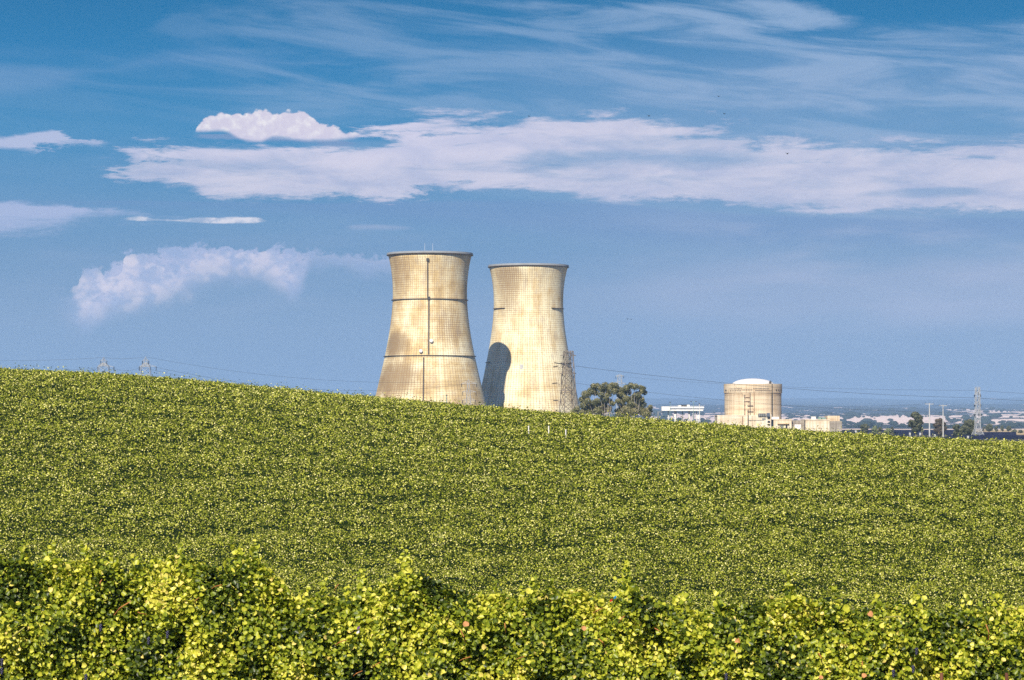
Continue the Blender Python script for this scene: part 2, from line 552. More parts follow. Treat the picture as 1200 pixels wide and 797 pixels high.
def wob(x, y, scale, seed=0, octs=4):
    r = np.random.default_rng(seed)
    out = np.zeros_like(np.asarray(x, dtype=float) + np.asarray(y, dtype=float))
    amp, tot = 1.0, 0.0
    for o_ in range(octs):
        for _ in range(3):
            a = r.uniform(0, 6.28)
            k = 6.283 / scale * (2 ** o_) * r.uniform(.7, 1.3)
            out = out + amp * np.sin(k * (math.cos(a) * x + math.sin(a) * y) + r.uniform(0, 6.28))
        tot += amp * 1.7
        amp *= .55
    return out / tot


CREST = [(-900, 395), (-300, 412), (0, 431), (100, 435), (200, 442.5), (300, 452), (400, 462), (470, 468), (550, 475), (640, 483), (700, 487), (760, 491.5), (850, 498), (950, 505.5), (1000, 508.5), (1100, 514.5), (1200, 519), (1500, 530), (2200, 540)]
YC = 370.0
cx_ = np.array([(u - 600) / F * 350 for u, v in CREST])
cz_ = np.array([EYE + (500 - v) / F * 350 - 1.75 for u, v in CREST])


def sstep(t):
    t = np.clip(t, 0, 1)
    return t * t * (3 - 2 * t)


FARY = np.array([0, 900, 1500, 2300, 3500, 4500, 6000, 8000, 9500, 11500, 14000, 18000, 24000, 30000, 36000])
FARZ = np.array([4.5, 4.5, 5.2, 7.2, 8.8, 10.8, 19, 46, 54, 78, 100, 130, 205, 290, 220])


def terrain(x, y):
    x = np.asarray(x, dtype=float)
    y = np.asarray(y, dtype=float)
    valley = np.interp(y, [-400, -20, 8, 24, 34, 44, 70, 110, 140], [9, 9.4, 9.4, 8.4, 7.6, 7.2, 5.0, 2.2, 2.0])
    crest = np.interp(x, cx_, cz_)
    s = sstep((y - 105) / (YC - 105))
    hill = valley + (crest - valley) * s
    plain = np.interp(y, FARY, FARZ)
    amp = np.interp(y, [0, 4500, 6500, 9000, 14000, 30000], [0, .6, 6, 13, 20, 34])
    plain = plain + amp * wob(x, y * .6, 1500, 11, 6)
    t = sstep((y - YC) / 420.0)
    out = np.where(y < YC, hill, hill * (1 - t) + plain * t)
    return out + 0.12 * wob(x, y, 17, 5, 2) * (y < 900)


def axis(lo, hi, n, c_):
    t = np.linspace(-1, 1, n)
    a = np.arcsinh(lo / c_)
    b = np.arcsinh(hi / c_)
    return np.sinh(a + (b - a) * (t + 1) / 2) * c_


gx = axis(-16000, 16000, 420, 60)
gy = axis(-400, 36000, 520, 120)
Xg, Yg = np.meshgrid(gx, gy)
Zg = terrain(Xg, Yg)
nv = np.stack([Xg.ravel(), Yg.ravel(), Zg.ravel()], 1)
ii = np.arange(len(gy) - 1)[:, None] * len(gx) + np.arange(len(gx) - 1)[None, :]
ii = ii.ravel()
nf = np.stack([ii, ii + 1, ii + 1 + len(gx), ii + len(gx)], 1)

gm = bpy.data.materials.new('land')
gm.use_nodes = True
gm.node_tree.nodes.clear()
q = G(gm.node_tree)
t = q.node('ShaderNodeTexCoord')
sp = q.node('ShaderNodeSeparateXYZ')
q.l.new(t.outputs['Object'], sp.inputs[0])
px, py = sp.outputs[0], sp.outputs[1]
soil = q.mix(q.ss(q.noise(t.outputs['Object'], 0.8, 6, .6), .35, .65), (.035, .045, .015), (.10, .085, .04))
grass = q.mix(q.ss(q.noise(q.xyz(q.m('MULTIPLY', px, .02), q.m('MULTIPLY', py, .006)), 1.0, 6, .6), .35, .65), (.36, .27, .13), (.62, .48, .27))
wood_n = q.noise(q.xyz(q.m('MULTIPLY', px, 1 / 46), q.m('MULTIPLY', py, 1 / 170)), 1.0, 8, .72)
big_n = q.noise(q.xyz(q.m('MULTIPLY', px, 1 / 300), q.m('MULTIPLY', py, 1 / 900), 4.0), 1.0, 4, .55)
cover = q.m('ADD', q.m('MULTIPLY', wood_n, .62), q.m('MULTIPLY', big_n, .55))
thr = q.curve(q.m('DIVIDE', py, 25.0), [(-200, .5), (140, .52), (160, .64), (200, .66), (225, .56), (255, .54), (300, .545), (345, .60), (400, .655), (480, .675), (700, .69), (1400, .72)], 0, 1)
pale = q.ss(q.m('SUBTRACT', cover, thr), -0.006, 0.014)
far = q.mix(pale, (.030, .045, .055), (.88, .70, .60))
# a broad dry plain before the foothills
colr = q.mix(q.ss(py, 500, 800), soil, grass)
low_bounce_yard = q.mix(q.ss(q.noise(t.outputs['Object'], .03, 5, .6), .35, .65), (.05, .055, .055), (.11, .10, .08))  # unseen plant ground, darkened to cut warm bounce onto the tower in shadow
site = q.m('MULTIPLY', q.m('MULTIPLY', q.ss(px, 330, 250), q.ss(px, -420, -340)), q.m('MULTIPLY', q.ss(py, 640, 760), q.ss(py, 3300, 2800)))
colr = q.mix(site, colr, low_bounce_yard)
colr = q.mix(q.ss(py, 3000, 3800), colr, far)
bs = q.node('ShaderNodeBsdfPrincipled')
q.put(bs.inputs['Base Color'], colr)
bs.inputs['Roughness'].default_value = .95
bs.inputs['Specular IOR Level'].default_value = .1
q.l.new(bs.outputs[0], q.node('ShaderNodeOutputMaterial').inputs['Surface'])
ground = np_mesh('ground', nv, nf, gm, smooth=True)
tag(ground, kind='structure')

# far scattered oaks on the dry foothills, too many to count
r_ = np.random.default_rng(77)
N = 3600
fy = 4200 + 6500 * r_.random(N) ** .9
fx = r_.uniform(-.06, .22, N) * fy
keep = wob(fx, fy * .35, 420, 31, 4) + .35 * r_.normal(size=N) > .05
fx, fy = fx[keep], fy[keep]
fz = terrain(fx, fy)
oc = np.array([(1, 0, .35), (.5, .87, .3), (-.5, .87, .4), (-1, 0, .3), (-.5, -.87, .35), (.5, -.87, .3), (.6, .1, .9), (-.3, .5, 1.0), (-.3, -.5, .85), (.1, 0, -.15)])
of = np.array([(0, 1, 6), (1, 2, 7), (2, 3, 7), (3, 4, 8), (4, 5, 8), (5, 0, 6), (6, 1, 7), (6, 7, 8), (7, 3, 8), (5, 6, 8), (1, 0, 9), (2, 1, 9), (3, 2, 9), (4, 3, 9), (5, 4, 9), (0, 5, 9)])
sz = r_.uniform(2.5, 6.5, len(fx)) * (1 + .9 * (r_.random(len(fx)) < .15))
wd = r_.uniform(.8, 1.8, len(fx))
vv = np.stack([fx[:, None] + oc[None, :, 0] * (sz * wd)[:, None], fy[:, None] + oc[None, :, 1] * sz[:, None], fz[:, None] + oc[None, :, 2] * sz[:, None]], 2).reshape(-1, 3)
ff = (of[None] + (np.arange(len(fx)) * len(oc))[:, None, None]).reshape(-1, 3)
tag(np_mesh('distant_woods', vv, ff, mat('far_foliage', (.03, .045, .04), .95, .1)), 'scattered far oaks as dark dots on the hazy foothills behind the plant', 'woods', kind='stuff')

# haze: one closed box round everything
zlow = float(Zg.min()) - 1.5
hz = MB()
hz.box(-16500, 16500, -800, 36500, zlow, max(170.0, float(Zg.max()) + 15))
hm = bpy.data.materials.new('haze')
hm.use_nodes = True
hm.node_tree.nodes.clear()
hv = hm.node_tree.nodes.new('ShaderNodeVolumePrincipled')
hv.inputs['Color'].default_value = (0.42, 0.66, 0.98, 1)
hv.inputs['Density'].default_value = 6.6e-5
hv.inputs['Anisotropy'].default_value = 0.0
ho = hm.node_tree.nodes.new('ShaderNodeOutputMaterial')
hm.node_tree.links.new(hv.outputs[0], ho.inputs['Volume'])
haze = hz.build('haze', hm)
tag(haze, kind='stuff')


def gz(x, y):
    return float(terrain(np.array([x]), np.array([y]))[0])


# ------------------------------------------------------------------ vineyard
def unit(v):
    return v / np.linalg.norm(v, axis=1, keepdims=True)


def leaves(cen_, nrm, size, tint, shape, r):
    """leaf faces: shape = (k,3) outline in leaf space (x, y, z = along the normal); returns verts, faces, tints"""
    n = len(cen_)
    nrm = unit(nrm)
    a = unit(np.cross(nrm, r.normal(size=(n, 3))))
    b = np.cross(nrm, a)
    k = len(shape)
    P = (cen_[:, None, :] + size[:, None, None] * (shape[None, :, 0:1] * a[:, None, :] + shape[None, :, 1:2] * b[:, None, :] + shape[None, :, 2:3] * nrm[:, None, :]))
    return P.reshape(-1, 3), k, np.repeat(tint, k)


QUAD = np.array([(-.5, 0, .1), (0, -.5, -.08), (.5, 0, .1), (0, .5, -.08)])


def vine_field():
    V_, T_ = [], []
    r = np.random.default_rng(21)
    ang = R(5)
    ys = np.arange(96, 395, 2.9)
    CV, CF = [], []
    nb = 0
    for k, y0 in enumerate(ys):
        hw = 0.185 * y0 + 16
        s = 0.082 * (y0 / 150) ** .85
        per = 2.7 / s ** 2
        n = int(2 * hw * per)
        x = r.uniform(-hw, hw, n)
        yc = y0 + x * math.tan(ang) + .25 * wob(x, 0 * x, 30, k, 2)
        hum = wob(x, 0 * x + k * 11.3, 2.6, 100 + k, 3)
        hum2 = wob(x, 0 * x + y0, 22, 9, 2)
        rad = 1 + .22 * hum
        th = r.uniform(-.25, np.pi + .25, n)
        d = np.sqrt(r.uniform(.72, 1.12, n))
        cy = np.cos(th) * .95 * rad * d
        czz = .85 + np.sin(th) * (.92 + .10 * hum2) * rad * d
        # shoots that stick up
        sh = r.random(n) < .03
        czz = czz + sh * r.uniform(.1, 1, n) ** 2 * .85
        z = terrain(x, yc + cy) + czz
        c_ = np.stack([x, yc + cy, z], 1)
        nr = np.stack([np.zeros(n), np.cos(th), np.sin(th)], 1) * .8 + r.normal(size=(n, 3)) * .62 + np.array([0, -.15, .25])
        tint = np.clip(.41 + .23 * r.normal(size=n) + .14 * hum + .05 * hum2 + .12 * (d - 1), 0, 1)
        hot = r.random(n) < .07
        tint = np.where(hot, r.uniform(.8, 1, n), tint)
        P, kk, tt = leaves(c_, nr, s * r.uniform(.65, 1.35, n), tint, QUAD, r)
        V_.append(P)
        T_.append(tt)
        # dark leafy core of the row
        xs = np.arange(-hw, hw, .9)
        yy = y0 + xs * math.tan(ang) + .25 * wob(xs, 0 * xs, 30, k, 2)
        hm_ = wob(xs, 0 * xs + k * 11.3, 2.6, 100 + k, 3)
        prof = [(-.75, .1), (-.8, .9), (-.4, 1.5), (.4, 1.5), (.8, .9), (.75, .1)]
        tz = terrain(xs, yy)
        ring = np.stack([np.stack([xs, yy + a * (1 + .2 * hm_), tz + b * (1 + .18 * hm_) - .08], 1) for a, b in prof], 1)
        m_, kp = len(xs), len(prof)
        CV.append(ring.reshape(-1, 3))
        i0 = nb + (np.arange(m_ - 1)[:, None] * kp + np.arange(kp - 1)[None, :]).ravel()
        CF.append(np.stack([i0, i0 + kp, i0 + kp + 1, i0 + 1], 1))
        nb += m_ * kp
    Vv = np.concatenate(V_)
    Tt = np.concatenate(T_)
    core = np.concatenate(CV)
    nl = len(Vv)
    Ff = np.arange(nl).reshape(-1, 4)
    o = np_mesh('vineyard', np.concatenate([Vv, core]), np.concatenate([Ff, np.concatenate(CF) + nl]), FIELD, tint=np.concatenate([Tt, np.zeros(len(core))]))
    
    return o


tag(vine_field(), 'hillside of dense yellow green grapevine rows rolling up to the skyline', 'vineyard', kind='stuff')

# leaf with lobes, folded a little along its midrib
FOLD = ((0, 1, 2, 3, 4), (0, 4, 5, 6, 7))
LOB = np.array([(0, -.42, -.05), (.40, -.48, .20), (.52, -.08, .26), (.36, .26, .16), (.02, .52, -.12), (-.34, .28, .18), (-.54, -.05, .24), (-.42, -.46, .22)])
TOPS = [(-1500, 670), (-300, 668), (-60, 660), (0, 652), (50, 662), (95, 655), (125, 652), (150, 672), (175, 655), (215, 650), (255, 668), (295, 652), (318, 668), (345, 700), (400, 700), (440, 690), (470, 672), (495, 668), (530, 690), (600, 702), (640, 692), (680, 690), (710, 712), (728, 700), (745, 690), (800, 716), (850, 712), (900, 706), (925, 696), (960, 700), (1000, 716), (1050, 708), (1100, 716), (1150, 716), (1200, 712), (1300, 712), (2700, 712)]


def row_top(x, y):
    return np.interp(x / y * F + 600, [a for a, b in TOPS], [EYE + (500 - b) / F * 40 for a, b in TOPS])


def vine_row(y0, hw, n_per, name, label, tops=True, seed=1, drop=0.0):
    r = np.random.default_rng(seed)
    root = empty(name, (0, y0, gz(0, y0)), label, 'grapevines')
    zb = root.location.z
    n = int(2 * hw * n_per)
    x = r.uniform(-hw, hw, n)
    top = row_top(x, y0) - drop if tops else terrain(x, x * 0 + y0) + 1.75 + .2 * wob(x, x * 0, 3, seed, 3)
    gnd = terrain(x, x * 0 + y0)
    H = top - gnd
    # hummocks over the face of the row: bulges and hollows
    f = r.random(n) ** .75
    w = .62 + .10 * wob(x, f * 2, 1.1, seed + 5, 2)
    bul = wob(x, f * 1.9 + .3, 1.5, seed + 7, 3)
    side = np.where(r.random(n) < .72, -1, 1)
    prof = np.sqrt(np.clip(1 - (np.clip(f, .35, 1) - .35) ** 2 / .4225, 0, 1))
    depth = r.uniform(0, 1, n) ** 1.3 * .45
    yy = side * (w * prof * 1.1 + .42 * bul * prof - depth) + r.normal(size=n) * .04
    zz = gnd + .25 + f * (H - .25) - depth * .15 + .05 * wob(x, yy, .7, seed + 9, 2)
    c_ = np.stack([x, yy, zz - zb], 1)
    nr = np.stack([np.zeros(n), side * prof, 1.1 - prof * .75], 1) + r.normal(size=(n, 3)) * .7
    vig_shade = wob(x, f * 2, 1.3, seed + 3, 3)  # vigour drift in the leaf tint, doubling as painted clump shading
    tint = np.clip(.52 + .14 * r.normal(size=n) + .24 * vig_shade - .5 * (depth > .25) * .3, 0, .98)
    y_ = r.random(n) < .04
    tint = np.where(y_, r.uniform(.82, 1.0, n), tint)
    size = r.uniform(.034, .080, n)
    P, k, tt = leaves(c_, nr, size, tint, LOB, r)
    # shoots: strings of leaves that rise out of the top
    sp_, st, sn, ss_ = [], [], [], []
    shoots = []
    for i in range(int(hw * 3.2)):
        sx = r.uniform(-hw, hw)
        z0 = float((row_top(np.array([sx]), y0) - drop)[0] if tops else gz(sx, y0) + 1.75) - zb - .1
        L = r.uniform(.15, .42)
        lean = r.normal() * .25
        shoots.append((sx, z0, L, lean))
    if tops:
        for u, L in ((737, .48), (425, .3), (300, .3), (478, .35), (925, .3), (1075, .32), (30, .3)):
            sx = X(u, y0)
            z0 = float(row_top(np.array([sx]), y0)[0]) - zb - .15
            shoots.append((sx, z0, L, -.12))
    for sx, z0, L, lean in shoots:
        m_ = int(L / .022)
        tt_ = np.linspace(0, 1, m_)
        cx = sx + lean * L * tt_ ** 1.6 + r.normal(size=m_) * .035
        cz = z0 + L * tt_
        cy = r.normal(size=m_) * .04
        sp_.append(np.stack([cx, cy, cz], 1))
        st.append(np.clip(.6 + r.normal(size=m_) * .12, 0, .9))
        ss_.append(.12 * (1 - .45 * tt_) * r.uniform(.75, 1.15, m_))
    sp_ = np.concatenate(sp_)
    P2, k, tt2 = leaves(sp_, r.normal(size=sp_.shape) * .7 + np.array([0, -.6, .5]), np.concatenate(ss_), np.concatenate(st), LOB, r)
    Vv = np.concatenate([P, P2])
    base_i = np.arange(len(Vv)).reshape(-1, k)
    fo = np_mesh('foliage', Vv, np.concatenate([base_i[:, list(f_)] for f_ in FOLD]), VINE, root, tint=np.concatenate([tt, tt2]))
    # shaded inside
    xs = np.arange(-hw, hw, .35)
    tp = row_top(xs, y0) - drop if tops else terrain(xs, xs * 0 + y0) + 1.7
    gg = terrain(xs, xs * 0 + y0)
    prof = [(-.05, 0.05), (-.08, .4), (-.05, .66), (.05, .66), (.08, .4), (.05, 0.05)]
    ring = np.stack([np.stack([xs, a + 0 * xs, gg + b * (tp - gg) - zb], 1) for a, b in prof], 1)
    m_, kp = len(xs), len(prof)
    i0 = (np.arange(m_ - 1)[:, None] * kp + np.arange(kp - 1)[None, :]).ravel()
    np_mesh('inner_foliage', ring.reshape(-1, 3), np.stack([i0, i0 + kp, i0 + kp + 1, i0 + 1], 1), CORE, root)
    return root, zb


row, zb = vine_row(40.0, 15.0, 6000, 'vine_row', 'nearest row of grapevines, broad yellow green leaves and orange canes, along the bottom edge', True, 3)
vine_row(43.4, 15.0, 420, 'vine_row', 'second row of grapevines, mostly hidden just behind the nearest row', True, 14, .25)

# canes, grapes and posts of the nearest row (photo position, angle, length)
for (u, v, a, L, m_) in [(145, 712, 40, .30, CANE), (168, 718, -15, .12, CANE), (255, 687, 20, .14, CANE), (232, 703, 55, .09, CANE), (120, 683, 80, .10, CANE),
                         (400, 752, 25, .18, CANE), (545, 771, 20, .16, CANE), (543, 745, 110, .18, CANE), (592, 735, 95, .13, CANE), (705, 752, 130, .13, CANE),
                         (700, 715, 30, .14, CANE), (728, 725, 50, .12, CANE), (1045, 722, 5, .2, GREEN_CANE), (1155, 740, 100, .22, CANE), (1165, 718, 110, .18, GREEN_CANE),
                         (20, 745, 45, .36, GREEN_CANE), (865, 752, 95, .12, CANE), (420, 788, 30, .14, CANE), (960, 770, 110, .14, CANE), (395, 688, 60, .10, CANE),
                         (442, 778, 35, .12, CANE), (770, 738, 140, .10, CANE), (610, 770, 20, .12, CANE), (1008, 778, 80, .1, CANE)]:
    b = MB()
    x0, z0 = X(u, 39.2), Z(v, 39.2) - zb
    dx, dz = math.cos(R(a)) * L, math.sin(R(a)) * L
    yy = -.92
    b.path([(x0 - dx / 2, yy + .1, z0 - dz / 2), (x0 - dx * .1, yy - .02, z0 + .01), (x0 + dx / 2, yy + .08, z0 + dz / 2)], .014, 6)
    b.build('cane', m_, row)
for (u, v) in [(103, 793), (120, 735), (198, 743), (176, 750), (5, 775), (5, 785), (1068, 783), (1072, 762), (1045, 788), (850, 792)]:
    b = MB()
    x0, z0 = X(u, 39.2), Z(v, 39.2) - zb
    for i in range(14):
        t_ = i / 13
        b.ball((x0 + .014 * math.sin(i * 2.4) * (1 - .5 * t_), -.86 + .014 * math.cos(i * 2.4), z0 + .045 - .09 * t_), .014, 6)
    b.build('grape_cluster', GRAPE, row, True)
for u in (1101, 1177):
    b = MB()
    x0 = X(u, 39.2)
    b.bar((x0, -.86, gz(x0, 39.1) - .1 - zb), (x0, -.86, Z(787, 39.2) - zb), .05, None, 8)
    b.build('trellis_post', WOOD, row)
for (u, v, s_) in [(546, 730, .085), (684, 735, .07), (862, 750, .06), (1018, 719, .08), (960, 792, .06), (1010, 790, .07)]:
    P, k, tt = leaves(np.array([[X(u, 39.1), -.98, Z(v, 39.1) - zb]]), np.array([[0.1, -1, .4]]), np.array([s_]), np.array([1.0]), LOB, rng)
    o = np_mesh('dry_leaf', P, np.array(FOLD), mat('dry_leaf', (.50, .24, .10), .7, .2, .2, 20), row)

# ribbons tied into the vines
for (u, v, parts, lab) in [(719, 703, ((BLUE, 0, .03), (RED, -.055, -.012)), 'small blue and red plastic ribbon caught on top of the nearest vines'),
                           (419, 736, ((PURPLE, 0, .0), (WHITE, -.008, -.06)), 'small purple and white ribbon hanging in the leaves of the nearest vines')]:
    D = 39.05
    root = empty('ribbon', (X(u, D), D, Z(v, D)), lab, 'ribbon')
    for m_, dx, dz in parts:
        b = MB()
        for i in range(4):
            x0 = dx + i * .009
            b.quad([(x0, .004 * i, dz - .016 + .005 * i), (x0 + .009, .004 * (i + 1), dz - .016 + .005 * (i + 1)), (x0 + .009, .004 * (i + 1), dz + .016 + .005 * (i + 1)), (x0, .004 * i, dz + .016 + .005 * i)])
            b.quad([(x0, .004 * i + .006, dz - .016 + .005 * i), (x0, .004 * i + .006, dz + .016 + .005 * i), (x0 + .009, .004 * (i + 1) + .006, dz + .016 + .005 * (i + 1)), (x0 + .009, .004 * (i + 1) + .006, dz - .016 + .005 * (i + 1))])
        b.build('strip', m_, root)

# white stakes in the upper vineyard
for u, v, lab in ((619.5, 501, 'short white stake among the vines, leftmost of three below the towers'), (643, 503, 'tallest white stake of three among the vines below the right tower'), (663, 506, 'short white stake among the vines, rightmost of three below the lattice mast')):
    # stand where the vine tops of the slope reach this line of sight
    D = min(np.arange(180, 340, 2.9), key=lambda d: abs(Z(v, d) - gz(X(u, d), d) - 2.15))
    D = float(D) + 1.4
    x0 = X(u, D)
    zt = gz(x0, D) + 2.25 + (.12 if u == 643 else 0)
    b = MB()
    b.bar((0, 0, -.3), (0, 0, zt - gz(x0, D)), .11, .11, 8)
    b.ball((0, 0, zt - gz(x0, D)), .07, 6)
    o = b.build('stake', WHITE, None, False, (x0, D, gz(x0, D)))
    tag(o, lab, 'stake', 'white stakes in the vineyard')


# ------------------------------------------------------------------ cooling towers
def tower_mat(name, stains, streak):
    m = bpy.data.materials.new(name)
    m.use_nodes = True
    m.node_tree.nodes.clear()
    q = G(m.node_tree)
    t = q.node('ShaderNodeTexCoord')
    s_ = q.node('ShaderNodeSeparateXYZ')
    q.l.new(t.outputs['Object'], s_.inputs[0])
    x, y, z = s_.outputs
    ang = q.m('ARCTAN2', x, q.m('MULTIPLY', y, -1.0))          # 0 faces the vineyard
    big = q.noise(q.xyz(q.m('MULTIPLY', ang, 1.6), 0.0, q.m('MULTIPLY', z, .030)), 1.6, 5, .55)
    hor = q.noise(q.xyz(q.m('MULTIPLY', ang, .8), 2.0, q.m('MULTIPLY', z, .16)), 1.5, 5, .6)
    ver = q.noise(q.xyz(q.m('MULTIPLY', ang, 14.0), 5.0, q.m('MULTIPLY', z, .02)), 1.5, 5, .6)
    fin = q.noise(q.xyz(q.m('MULTIPLY', ang, 24.0), 9.0, q.m('MULTIPLY', z, .75)), 1.0, 3, .7)
    f = q.m('ADD', q.m('MULTIPLY', big, .9), q.m('MULTIPLY', hor, .35))
    f = q.m('ADD', f, q.m('MULTIPLY', ver, streak))
    colr = q.ramp(q.ss(f, .40, .98 + streak * .4), [(0, (.42, .29, .12)), (.34, (.70, .53, .26)), (.8, (.97, .89, .60))])
    wet = q.m('MULTIPLY', q.ss(ver, .42, .62), q.ss(z, 92, 118))
    colr = q.mix(q.m('MULTIPLY', wet, .45), colr, (.36, .27, .17))
    grey = q.noise(q.xyz(q.m('MULTIPLY', ang, 5.0), 14.0, q.m('MULTIPLY', z, .10)), 1.4, 6, .65)
    colr = q.mix(q.ss(grey, .50, .68, 0, .40), colr, (.46, .41, .33))
    joint_w = 0.0
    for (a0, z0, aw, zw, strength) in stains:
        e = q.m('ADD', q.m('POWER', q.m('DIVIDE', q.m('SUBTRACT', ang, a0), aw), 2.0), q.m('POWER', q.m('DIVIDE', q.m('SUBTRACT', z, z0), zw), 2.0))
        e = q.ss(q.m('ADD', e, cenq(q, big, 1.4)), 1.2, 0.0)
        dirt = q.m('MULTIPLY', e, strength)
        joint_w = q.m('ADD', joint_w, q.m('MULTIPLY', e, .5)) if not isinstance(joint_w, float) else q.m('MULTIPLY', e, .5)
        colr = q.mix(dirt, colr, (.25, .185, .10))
    gv = q.m('FRACT', q.m('MULTIPLY', ang, 104 / (2 * math.pi)))
    gh = q.m('FRACT', q.m('DIVIDE', z, 1.5))
    lv = q.ss(q.m('ABSOLUTE', q.m('SUBTRACT', gv, .5)), .16, .05)
    lh = q.ss(q.m('ABSOLUTE', q.m('SUBTRACT', gh, .5)), .17, .06)
    grid = q.m('MAXIMUM', lv, q.m('MULTIPLY', lh, .9))
    amt = q.m('MULTIPLY', grid, q.m('ADD', q.ss(fin, .25, .72, .18, .95), joint_w), clamp=True)
    colr = q.mix(amt, colr, (.30, .19, .10))
    speck = q.m('MULTIPLY', q.m('MULTIPLY', q.ss(fin, .60, .72), .5), q.m('SUBTRACT', 1.0, grid), clamp=True)
    colr = q.mix(speck, colr, (.86, .82, .74))
    bs = q.node('ShaderNodeBsdfPrincipled')
    q.put(bs.inputs['Base Color'], colr)
    bs.inputs['Roughness'].default_value = .95
    bs.inputs['Specular IOR Level'].default_value = .15
    q.l.new(bs.outputs[0], q.node('ShaderNodeOutputMaterial').inputs['Surface'])
    return m


def cenq(q, n, amp):
    return q.m('MULTIPLY', q.m('SUBTRACT', n, 0.5), amp)


RIM_PALE = mat('rim_concrete', (.30, .32, .34), .8, .2, .1, .1)
RUST = mat('catwalk_steel', (.10, .075, .055), .7, .3, .2, .3)


def tower(cx, D, prof_px, rim_px, label, rings, stains, streak, ladders, extras):
    x0 = X(cx, D)
    g0 = gz(x0, D)
    root = empty('cooling_tower', (x0, D, g0), label, 'cooling tower', 'twin concrete cooling towers')
    kk = F / D
    pr = [(h / kk, Z(v, D) - g0) for v, h in prof_px]       # from the top down
    zs = np.array([p[1] for p in pr])[::-1]
    rs = np.array([p[0] for p in pr])[::-1]
    # smooth the measured outline with a cubic in z
    cf = np.polyfit(zs, rs, 4)
    rad = lambda z: float(np.polyval(cf, z))
    ztop = zs[-1]
    zbot = 9.0
    outer = [(rad(z), z) for z in np.linspace(zbot, ztop, 44)]
    inner = [(r_ - .8, z) for r_, z in reversed(outer)]
    b = MB()
    b.lathe(outer + inner, 144, closed=True)
    sh = b.build('shell', tower_mat('concrete_' + str(int(cx)), stains, streak), root, True)
    # lip round the top
    b = MB()
    rr = rim_px / kk
    b.lathe([(rr - 1.6, ztop - .1), (rr, ztop + .1), (rr, ztop + 1.3), (rr - .35, ztop + 1.3), (rr - .35, ztop + .6), (rr - 3.0, ztop + .6)], 144, closed=True)
    b.build('rim', RIM_PALE, root)
    b = MB()
    b.lathe([(rr - 1.8, ztop - .9), (rr + .15, ztop - .35), (rr + .15, ztop + .08), (rr - 1.8, ztop - .12)], 144, closed=True)
    b.build('rim_edge', RUST, root)
    # raking columns under the shell
    rb = rad(zbot)
    proto = None
    for i in range(44):
        b_ = None
        if proto is None:
            m_ = MB()
            m_.bar((rb + 3.2, -2.9, -.5), (rb - .4, 0, zbot + .3), .9)
            m_.bar((rb + 3.2, 2.9, -.5), (rb - .4, 0, zbot + .3), .9)
            proto = m_.build('support_column', PALEGREY, root)
            o = proto
        else:
            o = proto.copy()
            col.objects.link(o)
            o.parent = root
        o.rotation_euler = (0, 0, 2 * math.pi * i / 44)
    for (v, a0, a1) in rings:                                # catwalks; angles from the front, degrees
        z = Z(v, D - 26) - g0
        b = MB()
        r_ = rad(z)
        full = a1 - a0 >= 360
        b.lathe([(r_ - .05, z - .25), (r_ + .9, z - .22), (r_ + .9, z + .18), (r_ - .05, z + .2)], 144 if full else 16, R(a0 - 90), R(a1 - 90), closed=True)
        b.build('catwalk', RUST, root)
    for (u, v0, v1, w) in ladders:
        pts = []
        for v in np.linspace(v0, v1, 14):
            z = Z(v, D - 27) - g0
            r_ = rad(min(z, ztop)) + .5
            xx = (u - cx) / kk
            pts.append((xx, -math.sqrt(r_ * r_ - xx * xx), z))
        b = MB()
        b.path(pts, w, 4)
        b.build('ladder', RUST, root)
    for kind, u, v in extras:
        xx = (u - cx) / kk
        z = Z(v, D - 27) - g0
        r_ = rad(min(z, ztop))
        yy = -math.sqrt(max(0, r_ * r_ - xx * xx))
        b = MB()
        if kind == 'dish':
            b.bar((xx, yy, z - .3), (xx - .4, yy - 1.4, z), .35)
            br_ = b.build('dish_bracket', RUST, root)
            b = MB()
            prof = [(0.01, .3), (.8, .15), (1.25, -.1), (1.25, -.7), (.9, -1.0), (.01, -1.05)]
            b.lathe(prof, 20)
            o = b.build('dish', WHITE, br_, True)
            o.location = (xx - .4, yy - 1.5, z)
            o.rotation_euler = (R(80), R(-25), 0)
        elif kind == 'box':
            b.box(xx - .9, xx + .9, yy - 1.2, yy + .1, z - .9, z + .9)
            b.build('junction_box', DARKSTEEL, root)
        elif kind == 'rod':
            b.bar((xx, -rr + .3, ztop + 1.2), (xx, -rr + .3, ztop + 5.8), .22, .12, 6)
            b.ball((xx, -rr + .3, ztop + 5.8), .22, 6)
            b.build('lightning_rod', GALV, root)
        elif kind == 'panel':
            a = math.atan2(yy, xx)
            b.lathe([(r_ + .03, z - 1.7), (r_ + .35, z - 1.7), (r_ + .30, z + 1.7), (r_ + .0, z + 1.7)], 4, a - .035, a + .035, closed=True)
            b.build('pale_patch', PALEGREY, root)  # pale curved patch, slightly proud of the shell
    return root


